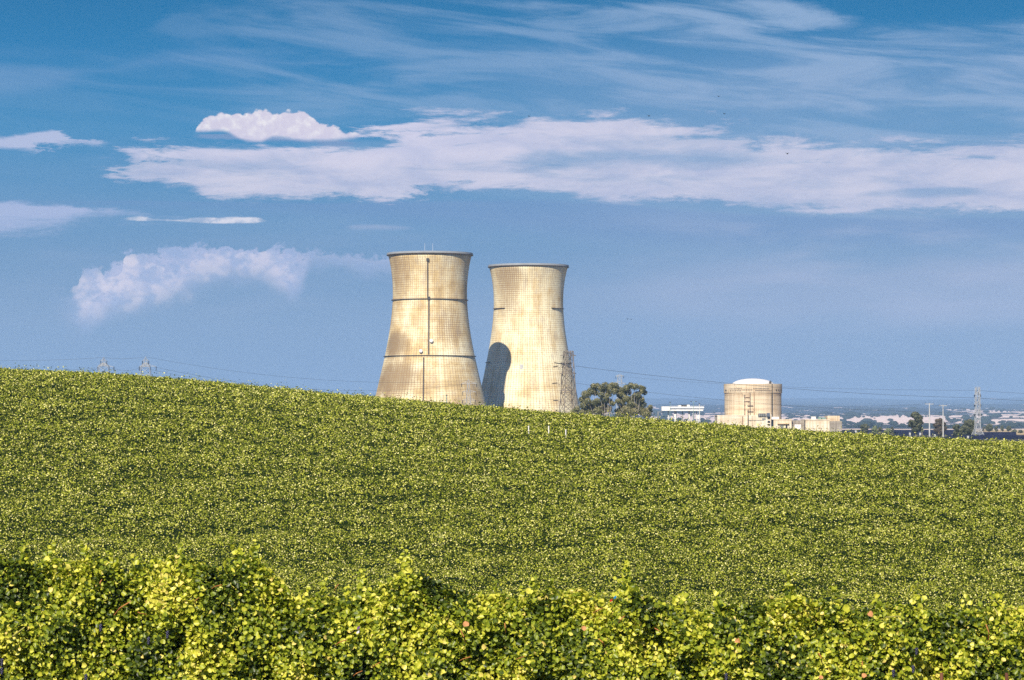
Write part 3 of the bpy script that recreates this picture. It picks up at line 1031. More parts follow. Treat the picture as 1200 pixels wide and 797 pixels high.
LP = [(299, 48.6), (312, 46.6), (326, 44.8), (338, 43.7), (350.6, 43.2), (370, 44.3), (388, 47.4), (404, 50.4), (418.7, 53.2), (439, 57.7), (462.5, 63.0), (490, 69.5), (511, 74.5)]
RP = [(313, 46.0), (325, 43.6), (336.4, 41.9), (350, 40.8), (362, 40.5), (382.7, 42.3), (405.9, 46.0), (424, 49.4), (449.6, 54.4), (475, 59.6), (495, 63.8), (511, 67.5)]
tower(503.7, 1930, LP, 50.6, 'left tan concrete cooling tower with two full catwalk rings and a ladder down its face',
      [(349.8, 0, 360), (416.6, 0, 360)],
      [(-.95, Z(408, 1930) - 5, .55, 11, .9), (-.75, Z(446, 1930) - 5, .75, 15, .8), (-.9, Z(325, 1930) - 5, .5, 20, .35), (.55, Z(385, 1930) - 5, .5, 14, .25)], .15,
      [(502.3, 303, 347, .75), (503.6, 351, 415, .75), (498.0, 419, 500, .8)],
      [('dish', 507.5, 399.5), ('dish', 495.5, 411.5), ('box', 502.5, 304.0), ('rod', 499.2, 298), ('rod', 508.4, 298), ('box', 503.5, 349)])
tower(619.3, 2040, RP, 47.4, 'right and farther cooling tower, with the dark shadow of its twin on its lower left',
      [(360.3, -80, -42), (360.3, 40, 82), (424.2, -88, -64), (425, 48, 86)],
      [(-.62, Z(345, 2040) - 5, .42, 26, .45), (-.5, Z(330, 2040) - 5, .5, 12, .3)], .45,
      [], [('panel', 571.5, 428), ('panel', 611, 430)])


# ------------------------------------------------------------------ containment building and plant
def concrete(name, base, dark, hs=.25, vs=1.2):
    if name in MATS:
        return MATS[name]
    m = bpy.data.materials.new(name)
    m.use_nodes = True
    m.node_tree.nodes.clear()
    q = G(m.node_tree)
    t = q.node('ShaderNodeTexCoord')
    s_ = q.node('ShaderNodeSeparateXYZ')
    q.l.new(t.outputs['Object'], s_.inputs[0])
    x, y, z = s_.outputs
    h = q.noise(q.xyz(q.m('MULTIPLY', x, .02), q.m('MULTIPLY', y, .02), q.m('MULTIPLY', z, hs)), 1.0, 5, .65)
    v = q.noise(q.xyz(q.m('MULTIPLY', x, vs), q.m('MULTIPLY', y, vs), q.m('MULTIPLY', z, .03)), 1.0, 4, .6)
    f = q.m('ADD', q.m('MULTIPLY', h, .6), q.m('MULTIPLY', v, .4))
    colr = q.mix(q.ss(f, .38, .60), dark, base)
    fr = q.m('FRACT', q.m('DIVIDE', z, 3.1))
    colr = q.mix(q.m('MULTIPLY', q.ss(q.m('ABSOLUTE', q.m('SUBTRACT', fr, .5)), .12, .04), .35), colr, dark)
    bs = q.node('ShaderNodeBsdfPrincipled')
    q.put(bs.inputs['Base Color'], colr)
    bs.inputs['Roughness'].default_value = .95
    bs.inputs['Specular IOR Level'].default_value = .1
    q.l.new(bs.outputs[0], q.node('ShaderNodeOutputMaterial').inputs['Surface'])
    MATS[name] = m
    return m


TAN = concrete('tan_concrete', (.74, .62, .44), (.46, .34, .21))
PALETAN = concrete('pale_concrete', (.86, .78, .62), (.62, .50, .34), .15, .6)
GREY_SHADE_CON = concrete('grey_and_shaded_concrete', (.42, .38, .31), (.24, .20, .16), .2, 1.0)

DC = 1850.0
kc = F / DC
cxc = X(882.3, DC)
g0 = gz(cxc, DC)
root = empty('containment_building', (cxc, DC, g0), 'round concrete reactor containment building with a shallow white dome', 'reactor building')
rc = 33.3 / kc
zt = Z(450.2, DC) - g0
b = MB()
b.lathe([(rc, 0), (rc, zt - 7.2), (rc + .12, zt - 7.2), (rc + .12, zt - 6.8), (rc, zt - 6.8), (rc, zt - 6.0), (rc + .45, zt - 5.8), (rc + .45, zt), (rc - 1, zt), (rc - 1, zt - .8), (.01, zt - .8)], 96)
b.build('wall', TAN, root, False)
b = MB()
rd = 24.6 / kc
hd = Z(443.6, DC) - Z(450.2, DC) + .5
b.lathe([(rd * math.sin(a), zt - .5 + hd * math.cos(a) ** 1.0) for a in np.linspace(math.pi / 2, .001, 16)], 64)
b.build('dome', WHITE, root, True)


def on_wall(u, v, w, h, name, m_, dep=.5):
    """a small box standing a little proud of the round wall"""
    a = math.asin(max(-.999, min(.999, (u - 882.3) / 33.5)))
    z = Z(v, DC - rc) - g0
    b_ = MB()
    b_.box(-w / 2, w / 2, -dep, .35, -h / 2, h / 2)
    o = b_.build(name, m_, root)
    o.location = ((rc + .3) * math.sin(a), -(rc + .3) * math.cos(a), z)
    o.rotation_euler = (0, 0, a)
    return o


for u in list(np.arange(854.5, 867, 1.5)) + list(np.arange(880.5, 899, 1.55)):
    on_wall(u, 455.6, .55, .5, 'vent', DARK, .25)
for u in list(np.arange(855, 866, 1.8)) + list(np.arange(868.5, 879.5, 1.9)) + list(np.arange(882.8, 901, 1.6)):
    on_wall(u, 457.9 if not 867 < u < 880 else 457.0, .6, .5, 'vent', DARK, .25)
on_wall(850.6, 457, 1.2, .7, 'vent', DARK)
for u in (907, 910, 913):
    on_wall(u, 457, .8, .7, 'vent', DARK)
for u, v0, v1, w, m_ in ((876.3, 460, 500, .35, DARKSTEEL), (870.3, 463, 496, .22, WOOD), (901.9, 450, 498, .3, DARKSTEEL), (881, 459, 497, .25, mat('rust_pipe', (.35, .22, .12), .8, .2))):
    on_wall(u, (v0 + v1) / 2, w, (v1 - v0) / kc, 'pipe', m_, .4)
for v in (463.2, 466, 470.5, 475, 480.5, 486, 491.5):
    on_wall(870.3, v, .55, .5, 'bracket', DARK, .45)
for v in (465.8, 470.4):
    on_wall(873.4, v, 2.6, .25, 'bracket', WOOD, .3)
for v in (475.4, 482.3):
    on_wall(876.5, v, 3.8, .22, 'bracket', DARKSTEEL, .6)
b = MB()
b.box(-.7, .7, -.7, .7, 0, 1.6)
b.bar((0, 0, 1.6), (0, 0, 2.4), .3)
o = b.build('roof_vent', DARKSTEEL, root)
o.location = ((rc - 1.2) * math.sin(.62), -(rc - 1.2) * math.cos(.62), zt)


def block(u0, u1, v0, D, depth, m_, parent, name='wall_block', cap=None):
    """a building block: photo extents u0..u1, top v0, front at D"""
    px_, py_, pz = parent.location
    b_ = MB()
    x0, x1 = X(u0, D) - px_, X(u1, D) - px_
    zt_ = Z(v0, D) - pz
    b_.box(x0, x1, D - py_, D - py_ + depth, 0, zt_)
    o_ = b_.build(name, m_, parent)
    if cap:
        b_ = MB()
        b_.box(x0 - .25, x1 + .25, D - py_ - .25, D - py_ + depth + .25, zt_ + .004, zt_ + .55)
        b_.build('parapet', cap, parent)
    return o_


def face(u0, u1, v0, v1, D, m_, parent, name, proud=.12):
    px_, py_, pz = parent.location
    b_ = MB()
    b_.box(X(u0, D) - px_, X(u1, D) - px_, D - py_ - proud, D - py_ + .05, Z(v1, D) - pz, Z(v0, D) - pz)
    return b_.build(name, m_, parent)


DA = 1822.0
# wing before the containment, stepping down to the left
root = empty('auxiliary_building', (X(870, DA), DA, gz(X(870, DA), DA)), 'low cream concrete wing in front of the round containment building', 'building')
block(840.5, 876.6, 487.4, DA, 22, PALETAN, root, 'wall_block', PALETAN)
block(877, 903.5, 486.6, DA - 5, 20, PALETAN, root, 'wall_block')
face(888.3, 897.6, 484.5, 488.0, DA - 5.0, MIDGREY, root, 'louvre', .9)
face(898.2, 902.0, 484.0, 488.2, DA - 5.2, mat('slate', (.10, .12, .16), .5, .4), root, 'louvre', .9)
for i in range(4):
    face(888.6 + i * 2.3, 889.0 + i * 2.3, 484.5, 488.0, DA - 6.0, DARKSTEEL, root, 'louvre_bar', .1)
face(893, 897, 490, 492.2, DA - 5, MIDGREY, root, 'window')
for v0, v1 in ((489, 491.3), (493.3, 495.6), (497, 499)):
    face(899.3, 902.4, v0, v1, DA - 5, DARK, root, 'window')
face(876.0, 877.0, 480, 505, DA - 5, DARKSTEEL, root, 'pipe', .5)
face(880.9, 881.4, 487, 505, DA - 5, mat('rust_pipe', (.35, .22, .12)), root, 'pipe', .3)
face(869.8, 870.5, 488, 502, DA, WOOD, root, 'pipe', .3)
face(874, 895, 492.3, 492.6, DA - 5, MIDGREY, root, 'cable_tray', .3)
root2 = empty('service_building', (X(916, DA), DA, gz(X(916, DA), DA)), 'cream flat-roofed service building with a blue door, right of the cream wing', 'building')
block(906.5, 927.6, 492.2, DA + 2, 20, PALETAN, root2, 'wall_block', PALETAN)
block(903.9, 906.3, 489, DA + 6, 12, MIDGREY, root2, 'wall_block')
face(903.9, 906.2, 493.2, 496, DA + 6, DARK, root2, 'window')
face(904.2, 906.2, 497, 501.5, DA + 6, BLUE, root2, 'door')
face(903.0, 903.8, 486, 505, DA - 1, WHITE, root2, 'downpipe', .4)
face(904, 912.8, 488.5, 491.6, DA + 3, WHITE, root2, 'rooftop_unit', -2)
b = MB()
b.box(X(904, DA) - root2.location.x, X(912.8, DA) - root2.location.x, 8, 14, Z(491.8, DA) - root2.location.z, Z(488.6, DA) - root2.location.z)
b.build('rooftop_unit', WHITE, root2)
face(911, 924.5, 496.4, 497.2, DA + 2, mat('canopy', (.42, .28, .14)), root2, 'canopy', 1.2)
face(914.6, 918.0, 498, 503, DA + 2, MIDGREY, root2, 'door')
face(920.6, 922.6, 497.6, 504, DA + 2, DARK, root2, 'door')
root3 = empty('annex_building', (X(935, DA), DA, gz(X(935, DA), DA)), 'narrow grey building with a big white roller door, between two cream buildings', 'building')
block(927.9, 943.6, 492.6, DA + 5, 18, GREY_SHADE_CON, root3, 'wall_block')
face(931, 938.5, 497.5, 507, DA + 5, WHITE, root3, 'roller_door')
face(942.4, 943.5, 493, 507, DA + 5, DARK, root3, 'downpipe', .3)
root4 = empty('turbine_building', (X(962, DA), DA, gz(X(962, DA), DA)), 'rightmost cream concrete building with a pale front, shade-painted end and boxes on its roof', 'building')
block(944.0, 972.0, 492.5, DA, 30, PALETAN, root4, 'wall_block', PALETAN)
block(972.2, 986.5, 493.5, DA + .6, 28, GREY_SHADE_CON, root4, 'wall_block')  # shaded end of the building, its shade painted as grey concrete
block(969.5, 984.0, 487.3, DA + 8, 16, TAN, root4, 'penthouse')
for u0, u1, v0, m_ in ((952, 957, 488.6, WHITE), (960, 963.5, 489, GREENGREY), (964.2, 968.8, 489.6, GREENGREY)):
    px_, py_, pz = root4.location
    b = MB()
    zt_ = Z(492.5, DA) - pz + .56
    b.box(X(u0, DA) - px_, X(u1, DA) - px_, 6, 10, zt_, Z(v0, DA) - pz)
    b.box(X(u0, DA) - px_ - .15, X(u1, DA) - px_ + .15, 5.8, 10.2, Z(v0, DA) - pz, Z(v0, DA) - pz + .25)
    b.build('rooftop_unit', m_, root4)
for u in np.arange(948, 972, 4.2):
    face(u, u + .35, 493.4, 507, DA, TAN, root4, 'pilaster', .2)

# gantry structure between tree and containment
DG = 1780.0
root = empty('gantry', (X(800, DG), DG, gz(X(800, DG), DG)), 'white ribbed steel deck on tall legs between the big trees and the domed building', 'gantry structure')
px_, py_, pz = root.location
Lx = lambda u: X(u, DG) - px_
Lz = lambda v: Z(v, DG) - pz
b = MB()
b.box(Lx(775.5), Lx(785), 0, 9, Lz(481.4), Lz(476.4))
b.build('control_cabin', WHITE, root)
b = MB()
b.box(Lx(785.05), Lx(825), .4, 8.6, Lz(478.3), Lz(476.6))
b.box(Lx(785.05), Lx(824), .8, 8.2, Lz(481.6), Lz(480.2))
b.build('deck', WHITE, root)
b = MB()
for u in np.arange(786, 825, 1.5):
    b.box(Lx(u), Lx(u + .7), .9, 1.3, Lz(480.25), Lz(478.25))
    b.box(Lx(u), Lx(u + .12), .45, .55, Lz(476.6), Lz(475.8))
b.box(Lx(785.1), Lx(825), .45, .55, Lz(475.95), Lz(475.7))
b.build('railing', OFFWHITE, root)
b = MB()
b.box(Lx(795), Lx(798.5), 2, 7, Lz(476.6), Lz(475.0))
b.box(Lx(805.2), Lx(808.5), 2, 7, Lz(476.6), Lz(474.3))
b.build('hoist_housing', OFFWHITE, root)
b = MB()
for u in (799.5, 802, 804.2):
    b.ball((Lx(u), 4, Lz(475.6)), .75, 8)
b.box(Lx(798.6), Lx(805.1), 3, 6, Lz(476.6), Lz(475.9))
b.build('motor', DARK, root, True)
for u, w, m_ in ((783.5, .6, OFFWHITE), (791.5, 1.2, WHITE), (792.8, .4, DARKSTEEL), (800.3, .5, MIDGREY), (808, 1.0, OFFWHITE), (813.5, .5, MIDGREY), (816.5, .6, OFFWHITE)):
    b = MB()
    b.bar((Lx(u), 4, 0), (Lx(u), 4, Lz(481.65)), w, w)
    b.build('leg', m_, root)
b = MB()
b.box(Lx(771), Lx(812), 3.4, 3.9, Lz(483.1), Lz(482.4))
b.build('pipe_beam', MIDGREY, root)
b = MB()
b.bar((Lx(771.4), 3.6, 0), (Lx(771.4), 3.6, Lz(482.4)), .6)
b.build('leg', MIDGREY, root)
b = MB()
b.lathe([(.01, 0), (1.05, 0), (1.05, Lz(487.2)), (.75, Lz(486.4)), (.01, Lz(486.2))], 20)
o = b.build('tank', WHITE, None, True, (X(819, DG - 5), DG - 5, gz(X(819, DG - 5), DG - 5)))
tag(o, 'slim white upright tank at the right end of the white deck', 'tank')


# ------------------------------------------------------------------ poles, pylons, wires
def light_pole(u, v, D, label, heads=1, m_=GREENGREY, w=.35, cross=0.0):
    x0 = X(u, D)
    g_ = gz(x0, D)
    r_ = empty('light_pole' if not cross else 'utility_pole', (x0, D, g_), label, 'light pole' if not cross else 'utility pole')
    h = Z(v, D) - g_
    b_ = MB()
    b_.bar((0, 0, 0), (0, 0, h), w * 1.5, w * .8, 10)
    b_.build('pole', m_, r_)
    if cross:
        b_ = MB()
        b_.box(-cross, cross, -.12, .12, h - .5, h - .25)
        b_.build('cross_arm', m_, r_)
        for sx in (-1, 0, 1):
            b_ = MB()
            b_.bar((sx * cross * .9, 0, h - .25), (sx * cross * .9, 0, h + .35), .22, .12, 6)
            b_.build('insulator', GLASSY, r_)
    else:
        for sx in ((-1, 1) if heads == 2 else (0,)):
            b_ = MB()
            b_.bar((0, 0, h - .1), (sx * 1.3, 0, h + .1), .16)
            arm_ = b_.build('arm', m_, r_)
            b_ = MB()
            b_.box(sx * 1.5 - .5, sx * 1.5 + .5, -.35, .35, h - .05, h + .35)
            b_.build('lamp_head', DARKSTEEL, arm_)
    return r_


light_pole(812.6, 470.8, 1760, 'tall thin double-headed light pole rising through the right half of the white deck', 2)
light_pole(785.2, 471.8, 1760, 'single-headed light pole over the cabin end of the white deck', 1)
light_pole(819.6, 473.4, 1765, 'pale pole standing right beside the slim white tank', 1, OFFWHITE, .45)
light_pole(766.4, 485.6, 1500, 'short dark post just right of the big trees', 1, MIDGREY, .3)
light_pole(523.4, 463.5, 1500, 'short green-grey post in front of the left cooling tower', 1, GREENGREY, .55)
light_pole(1089, 472.6, 1350, 'left of two tall pale poles at the dark solar field', 1, PALEGREY, .52, 2.0)
light_pole(1105, 474.6, 1420, 'right of two tall pale poles, in front of the brownish tree', 1, PALEGREY, .52, 2.0)


def lattice(b_, w0, w1, z0, z1, n, bw, ox=0.0, oy=0.0):
    """square braced mast between z0 and z1; w = half width"""
    zs_ = [z0 + (z1 - z0) * (1 - (1 - i / n) ** 1.15) for i in range(n + 1)]

    def ring(z):
        w = w0 + (w1 - w0) * (z - z0) / (z1 - z0)
        return [(ox + w, oy + w, z), (ox - w, oy + w, z), (ox - w, oy - w, z), (ox + w, oy - w, z)]
    for i in range(n):
        a, c2 = ring(zs_[i]), ring(zs_[i + 1])
        for j in range(4):
            k = (j + 1) % 4
            b_.bar(a[j], c2[j], bw * 1.3)
            b_.bar(a[j], c2[k], bw * .8)
            b_.bar(a[k], c2[j], bw * .8)
            b_.bar(c2[j], c2[k], bw * .8)


def pylon(u, vtop, D, label, m_, w0, w1, arms, bw=.22, n=9, waist=None, peak=0.0, rz=0.0, ins=True, name='pylon', insl=2.2):
    """arms: (v, left reach m, right reach m)"""
    x0 = X(u, D)
    g_ = gz(x0, D)
    r_ = empty(name, (x0, D, g_), label, 'power pylon', 'lattice power pylons')
    h = Z(vtop, D) - g_
    b_ = MB()
    if waist:
        zw, ww = waist
        zw = Z(zw, D) - g_
        lattice(b_, w0, ww, 0, zw, n, bw)
        lattice(b_, ww, w1, zw, h - peak, 4, bw)
    else:
        lattice(b_, w0, w1, 0, h - peak, n, bw)
    if peak:
        for sx, sy in ((1, 1), (-1, 1), (-1, -1), (1, -1)):
            b_.bar((sx * w1, sy * w1, h - peak), (0, 0, h), bw)
    o_ = b_.build('mast', m_, r_)
    o_.rotation_euler = (0, 0, rz)
    for v, la, ra in arms:
        z = Z(v, D) - g_
        for sgn, L in ((-1, la), (1, ra)):
            if L <= 0:
                continue
            b_ = MB()
            tip = (sgn * L, 0, z)
            for sy in (-1, 1):
                b_.bar((0, sy * w1, z), tip, bw)
                b_.bar((0, sy * w1, z + 1.5), tip, bw)
                for t_ in (.3, .6):
                    b_.bar((sgn * L * t_, sy * w1 * (1 - t_), z), (sgn * L * (t_ + .15), sy * w1 * (1 - t_ - .15), z + 1.5 * (1 - t_ - .15)), bw * .7)
            ca_ = b_.build('cross_arm', m_, r_)
            if ins:
                b_ = MB()
                prof = []
                for i in range(6):
                    prof += [(.10, -i * insl / 6), (.26, -(i + .5) * insl / 6)]
                b_.lathe([(.01, 0)] + prof + [(.01, -insl)], 8)
                o2 = b_.build('insulator', GLASSY, ca_)
                o2.location = (sgn * L, 0, z)
    return r_


# tall mast before the right tower, its strings pulled out level to the left
DM = 1250.0
mast = pylon(666, 411.5, DM, 'tall brown-grey lattice pylon standing in front of the right cooling tower', GREYSTEEL, 3.7, 1.6,
             [(438, 3.6, 3.4), (458, 3.8, 3.6), (417, 3.4, 3.4)], .20, 10, None, 0, .35, False)
for (ua, ub, v0, v1, wd) in ((649.6, 658.5, 425.2, 426.6, .42), (658.5, 668, 426.6, 431, .36), (648.3, 653.6, 430, 429.2, .42), (647.2, 653, 449.6, 449, .42), (648.3, 653.6, 469.6, 469.2, .42)):
    b = MB()
    p = (X(ua, DM) - mast.location.x, -1, Z(v0, DM) - mast.location.z)
    q2 = (X(ub, DM) - mast.location.x, -1, Z(v1, DM) - mast.location.z)
    b.bar(p, q2, wd, wd, 8)
    b.build('insulator', GLASSY, mast)
    if ua < 649:
        b = MB()
        b.bar(q2, (X(657.5, DM) - mast.location.x, -1, Z(v1 + 4, DM) - mast.location.z), .12)
        b.bar((X(654, DM) - mast.location.x, -1, Z(v1 + 3.2, DM) - mast.location.z), (X(658, DM) - mast.location.x, -1, Z(v1 - 1, DM) - mast.location.z), .14)
        b.build('bracket', GREYSTEEL, mast)
b = MB()
for u0, v0, v1 in ((657.6, 418, 431), (657.6, 438, 448), (672.0, 411.5, 424), (673.0, 438, 447)):
    b.bar((X(u0, DM) - mast.location.x, 0, Z(v0, DM) - mast.location.z), (X(u0, DM) - mast.location.x, 0, Z(v1, DM) - mast.location.z), .2)
b.bar((X(660, DM) - mast.location.x, 0, Z(411.5, DM) - mast.location.z), (X(672.0, DM) - mast.location.x, 0, Z(411.5, DM) - mast.location.z), .3)
b.build('hanger_frame', GREYSTEEL, mast)

pylon(549, 444.5, 1650, 'pale lattice pylon with three pairs of arms in front of the left cooling tower', PALESTEEL, 2.6, .6, [(449.5, 4.0, 4.8), (459.5, 3.6, 4.4), (469, 3.4, 4.0)], .16, 10, peak=2.0)
pylon(726.2, 440.2, 2100, 'white pylon whose flat top shows above the big trees', PALESTEEL, 3.0, 1.4, [(440.9, 2.9, 2.9), (449.5, 6.5, 4.5)], .22, 7, insl=1.8)
pylon(1145.5, 453.6, 1450, 'pale square lattice pylon on spread feet at the right, above the solar field', PALESTEEL, 3.4, .95, [(462.5, 1.6, 1.6), (474, 1.7, 1.7), (485, 1.8, 1.8)], .17, 4, (502, 1.15), 0, .2, True, insl=1.2)
pylon(121.5, 418.5, 1500, 'left of two pale pylons whose tops rise over the far left of the vineyard', PALESTEEL, 4.2, .7, [(430, 3.2, 5.4), (423, 1.6, 1.6)], .12, 7, (429, 2.6), 3.0)
pylon(170.5, 418.0, 1450, 'right of two pale pylons whose tops rise over the far left of the vineyard', PALESTEEL, 4.2, .7, [(429.5, 3.2, 5.4), (423, 1.6, 1.6)], .12, 7, (430, 2.3), 3.0)


def wire(p, q_, sag, label, w=.10):
    """p, q_: (u, v, D)"""
    a = Vector((X(p[0], p[2]), p[2], Z(p[1], p[2])))
    c2 = Vector((X(q_[0], q_[2]), q_[2], Z(q_[1], q_[2])))
    b_ = MB()
    pts = []
    for i in range(25):
        t_ = i / 24
        v = a.lerp(c2, t_) - a
        v.z -= sag * 4 * t_ * (1 - t_)
        pts.append(tuple(v))
    b_.path(pts, w, 5)
    o_ = b_.build('power_line', WIRE, None, False, tuple(a))
    return tag(o_, label, 'power line', 'overhead power lines')


wire((674, 429, 1250), (1145, 466.3, 1450), 2.6, 'upper of two power lines from the tall brown pylon past the dome', .13)
wire((674, 449, 1250), (1145, 483.5, 1450), 3.2, 'lower of two power lines from the tall brown pylon past the domed building', .10)
wire((1145, 466.3, 1450), (1330, 472, 1650), 1.0, 'power line leaving the right pylon toward the right edge, the lowest of two', .13)
wire((726, 441, 2100), (1145, 457.5, 1450), 2.5, 'faint power line from the white pylon behind the trees to the right pylon', .10)
wire((1145, 457.5, 1450), (1330, 464, 1650), 1.0, 'power line leaving the top of the right pylon toward the right edge', .10)
wire((980, 476, 1700), (1089, 473, 1350), .5, 'thin low line reaching the left tall pale pole', .07)
wire((1089, 473, 1350), (1105, 475, 1420), .4, 'short line between the two tall pale poles', .07)
wire((1105, 475, 1420), (1330, 492, 1700), 2.5, 'thin low line running right from the right tall pale pole', .07)
wire((-60, 421, 1600), (121.5, 419, 1500), 1.2, 'topmost line entering from the left edge to the left pale pylon', .09)
wire((121.5, 419, 1500), (170.5, 418.2, 1450), .8, 'topmost line between the two pale pylons at left', .09)
wire((170.5, 418.2, 1450), (549, 446, 1650), 5.5, 'topmost line sloping from the pale pylons at left toward the left cooling tower', .09)
wire((180.5, 430, 1450), (547, 450, 1650), 7.5, 'line sloping down right from the outer arm of the right pale pylon at left', .10)
wire((165, 430.5, 1450), (545, 456, 1650), 7.5, 'line sloping down right from the inner arm of the right pale pylon at left', .08)
wire((116, 431, 1500), (-80, 436, 1600), 1.5, 'line running left from the arm of the left pale pylon', .08)
wire((131, 431, 1500), (165, 430.5, 1450), 1.6, 'drooping line between the arms of the two pale pylons at left', .08)
wire((554, 450, 1650), (674, 470, 1250), 2.0, 'faint line from the pylon before the left cooling tower to the tall brown pylon', .06)


# ------------------------------------------------------------------ trees
def tree(name, label, x0, y0, clusters, trunks, leaf, m_leaf, per=120, cat='tree', group=None, seed=1, bark=BARK, droop=0.0):
    """clusters: (dx, dy, z, r) round the foot; trunks: list of point lists with widths"""
    r = np.random.default_rng(seed)
    g_ = gz(x0, y0)
    root_ = empty(name, (x0, y0, g_), label, cat, group)
    b_ = MB()
    for pts, w in trunks:
        b_.path(pts, w, 7)
    b_.build('trunk', bark, root_)
    C_, N_, T_, S_ = [], [], [], []
    for (dx, dy, z, rad) in clusters:
        rad = rad * 1.2
        n = max(30, int(per * (rad / leaf) ** 2 * .17))
        d = unit(r.normal(size=(n, 3)))
        rr = rad * r.uniform(.35, 1.08, n) ** .6
        c_ = np.array([dx, dy, z]) + d * rr[:, None] * np.array([1, 1, .85])
        C_.append(c_)
        N_.append(d * .9 + r.normal(size=(n, 3)) * .55)
        T_.append(np.clip(.45 + r.normal(size=n) * .17 + .22 * d[:, 2] + r.normal() * .08, 0, 1))
        S_.append(leaf * r.uniform(.6, 1.4, n))
    P, k, tt = leaves(np.concatenate(C_), np.concatenate(N_), np.concatenate(S_), np.concatenate(T_), QUAD, r)
    np_mesh('crown', P, np.arange(len(P)).reshape(-1, 4), m_leaf, root_, tint=tt)
    return root_


DT = 1100.0
kt = F / DT


def px_tree(name, label, foot, cl, leaf, m_leaf, seed, **kw):
    x0 = X(foot, DT)
    g_ = gz(x0, DT)
    r = random.Random(seed)
    cs, tr = [], []
    for (zx, zy, zr) in cl:                                   # ten-fold enlarged photo coordinates
        u, v = 660 + zx / 10, 430 + zy / 10
        c_ = (X(u, DT) - x0, r.uniform(-3.5, 3.5), Z(v, DT) - g_, zr / 10 / kt * 1.0)
        cs.append(c_)
        mid = (c_[0] * .45, c_[1] * .4, c_[2] * .55)
        tr.append(([(0, 0, 0), (c_[0] * .12, c_[1] * .1, c_[2] * .25), mid, (c_[0], c_[1], c_[2])], [.55, .4, .16, .06]))
    return tree(name, label, x0, DT, cs, tr, leaf, m_leaf, seed=seed, **kw)


px_tree('eucalyptus_tree', 'left of the two big spreading gum trees right of the brown lattice pylon', 708,
        [(355, 225, 34), (400, 228, 40), (335, 285, 48), (375, 300, 40), (270, 325, 52), (228, 385, 42), (285, 400, 36), (245, 455, 48), (300, 480, 50), (350, 430, 42), (350, 500, 50), (400, 400, 36), (430, 460, 48),
         (490, 225, 46), (450, 262, 38), (500, 285, 42), (440, 330, 34), (480, 370, 44), (530, 330, 34), (470, 440, 46), (520, 490, 48), (400, 520, 46), (460, 520, 46), (570, 225, 44), (610, 225, 40), (560, 275, 42), (600, 290, 36),
         (540, 400, 34), (575, 430, 30), (300, 540, 40), (240, 520, 36)], .34, EUCA, 5, per=150, bark=mat('gum_bark', (.50, .44, .38)))
px_tree('eucalyptus_tree', 'right of the two big gum trees, with dense dark shade at its lower right', 742,
        [(655, 265, 36), (700, 290, 46), (745, 250, 42), (790, 215, 32), (835, 235, 40), (900, 238, 28), (935, 250, 30), (955, 300, 30), (915, 290, 28), (770, 300, 30), (860, 330, 44), (820, 375, 46), (700, 355, 48), (745, 380, 44), (660, 330, 34),
         (680, 430, 42), (640, 400, 30), (900, 385, 46), (935, 440, 42), (790, 440, 44), (850, 460, 46), (700, 500, 50), (650, 520, 40), (760, 500, 52), (820, 530, 50), (890, 500, 52), (950, 530, 50), (1000, 510, 40), (1018, 470, 26), (980, 560, 44), (740, 550, 50), (660, 560, 40)],
        .34, EUCA, 6, per=150, bark=mat('gum_bark', (.50, .44, .38)))
for u, v, r_, lab, sd in ((676.5, 478.5, 2.6, 'small rounded bush at the foot of the brown lattice pylon', 31), (671, 482, 2.2, 'low scrubby bush left of the big gum trees, against the right tower', 32), (682.5, 482.5, 2.4, 'low bush tucked under the left big gum tree', 33), (828, 495.5, 2.0, 'dark low bush right of the slim white tank', 34)):
    D = 1080.0 if u < 800 else 1600.0
    x0 = X(u, D)
    zc = Z(v, D) - gz(x0, D)
    cs = [(random.uniform(-.6, .6) * r_ / kt * 1.3, random.uniform(-1, 1), zc - random.uniform(0, .8) * zc * .6, r_ / kt * random.uniform(.75, 1.1)) for _ in range(7)] + [(0, 0, zc, r_ / kt)]
    tree('bush', lab, x0, D, cs, [([(0, 0, 0), (0, 0, zc)], [.3, .1])], .3, EUCA, 150, 'bush', None, sd)


def round_tree(u, vt, w, D, label, m_leaf, seed, leaf=.38, name='oak_tree', cat='tree', group='trees by the solar field', squat=.75, gaps=1.0):
    x0 = X(u, D)
    g_ = gz(x0, D)
    kk = F / D
    h = Z(vt, D) - g_
    rw = w / 2 / kk
    r = random.Random(seed)
    zb_ = max(h * .22, h - 2.6 * rw)
    cs = []
    nn = 30 if w > 8 else 14
    for i in range(nn):
        a = r.uniform(0, 6.283)
        f = r.uniform(0.1, 1) ** .4
        t_ = (i + r.uniform(0, 1)) / nn
        wid = math.sin(math.pi * (.16 + .70 * t_)) ** .6 * r.uniform(.8, 1.15)
        rc_ = rw * r.uniform(.24, .40)
        cs.append((math.cos(a) * f * (rw * wid - rc_ * .6), math.sin(a) * f * rw * wid * .8, zb_ + t_ * (h - zb_ - rc_), rc_))
    cs.append((0, 0, h - rw * .35, rw * .35))
    tr = [([(0, 0, 0), (c_[0] * .2, c_[1] * .2, c_[2] * .45), (c_[0], c_[1], c_[2])], [.2 + rw * .04, .12 + rw * .02, .05]) for c_ in cs]
    tree(name, label, x0, D, cs, tr, leaf, m_leaf, 150, cat, group, seed)


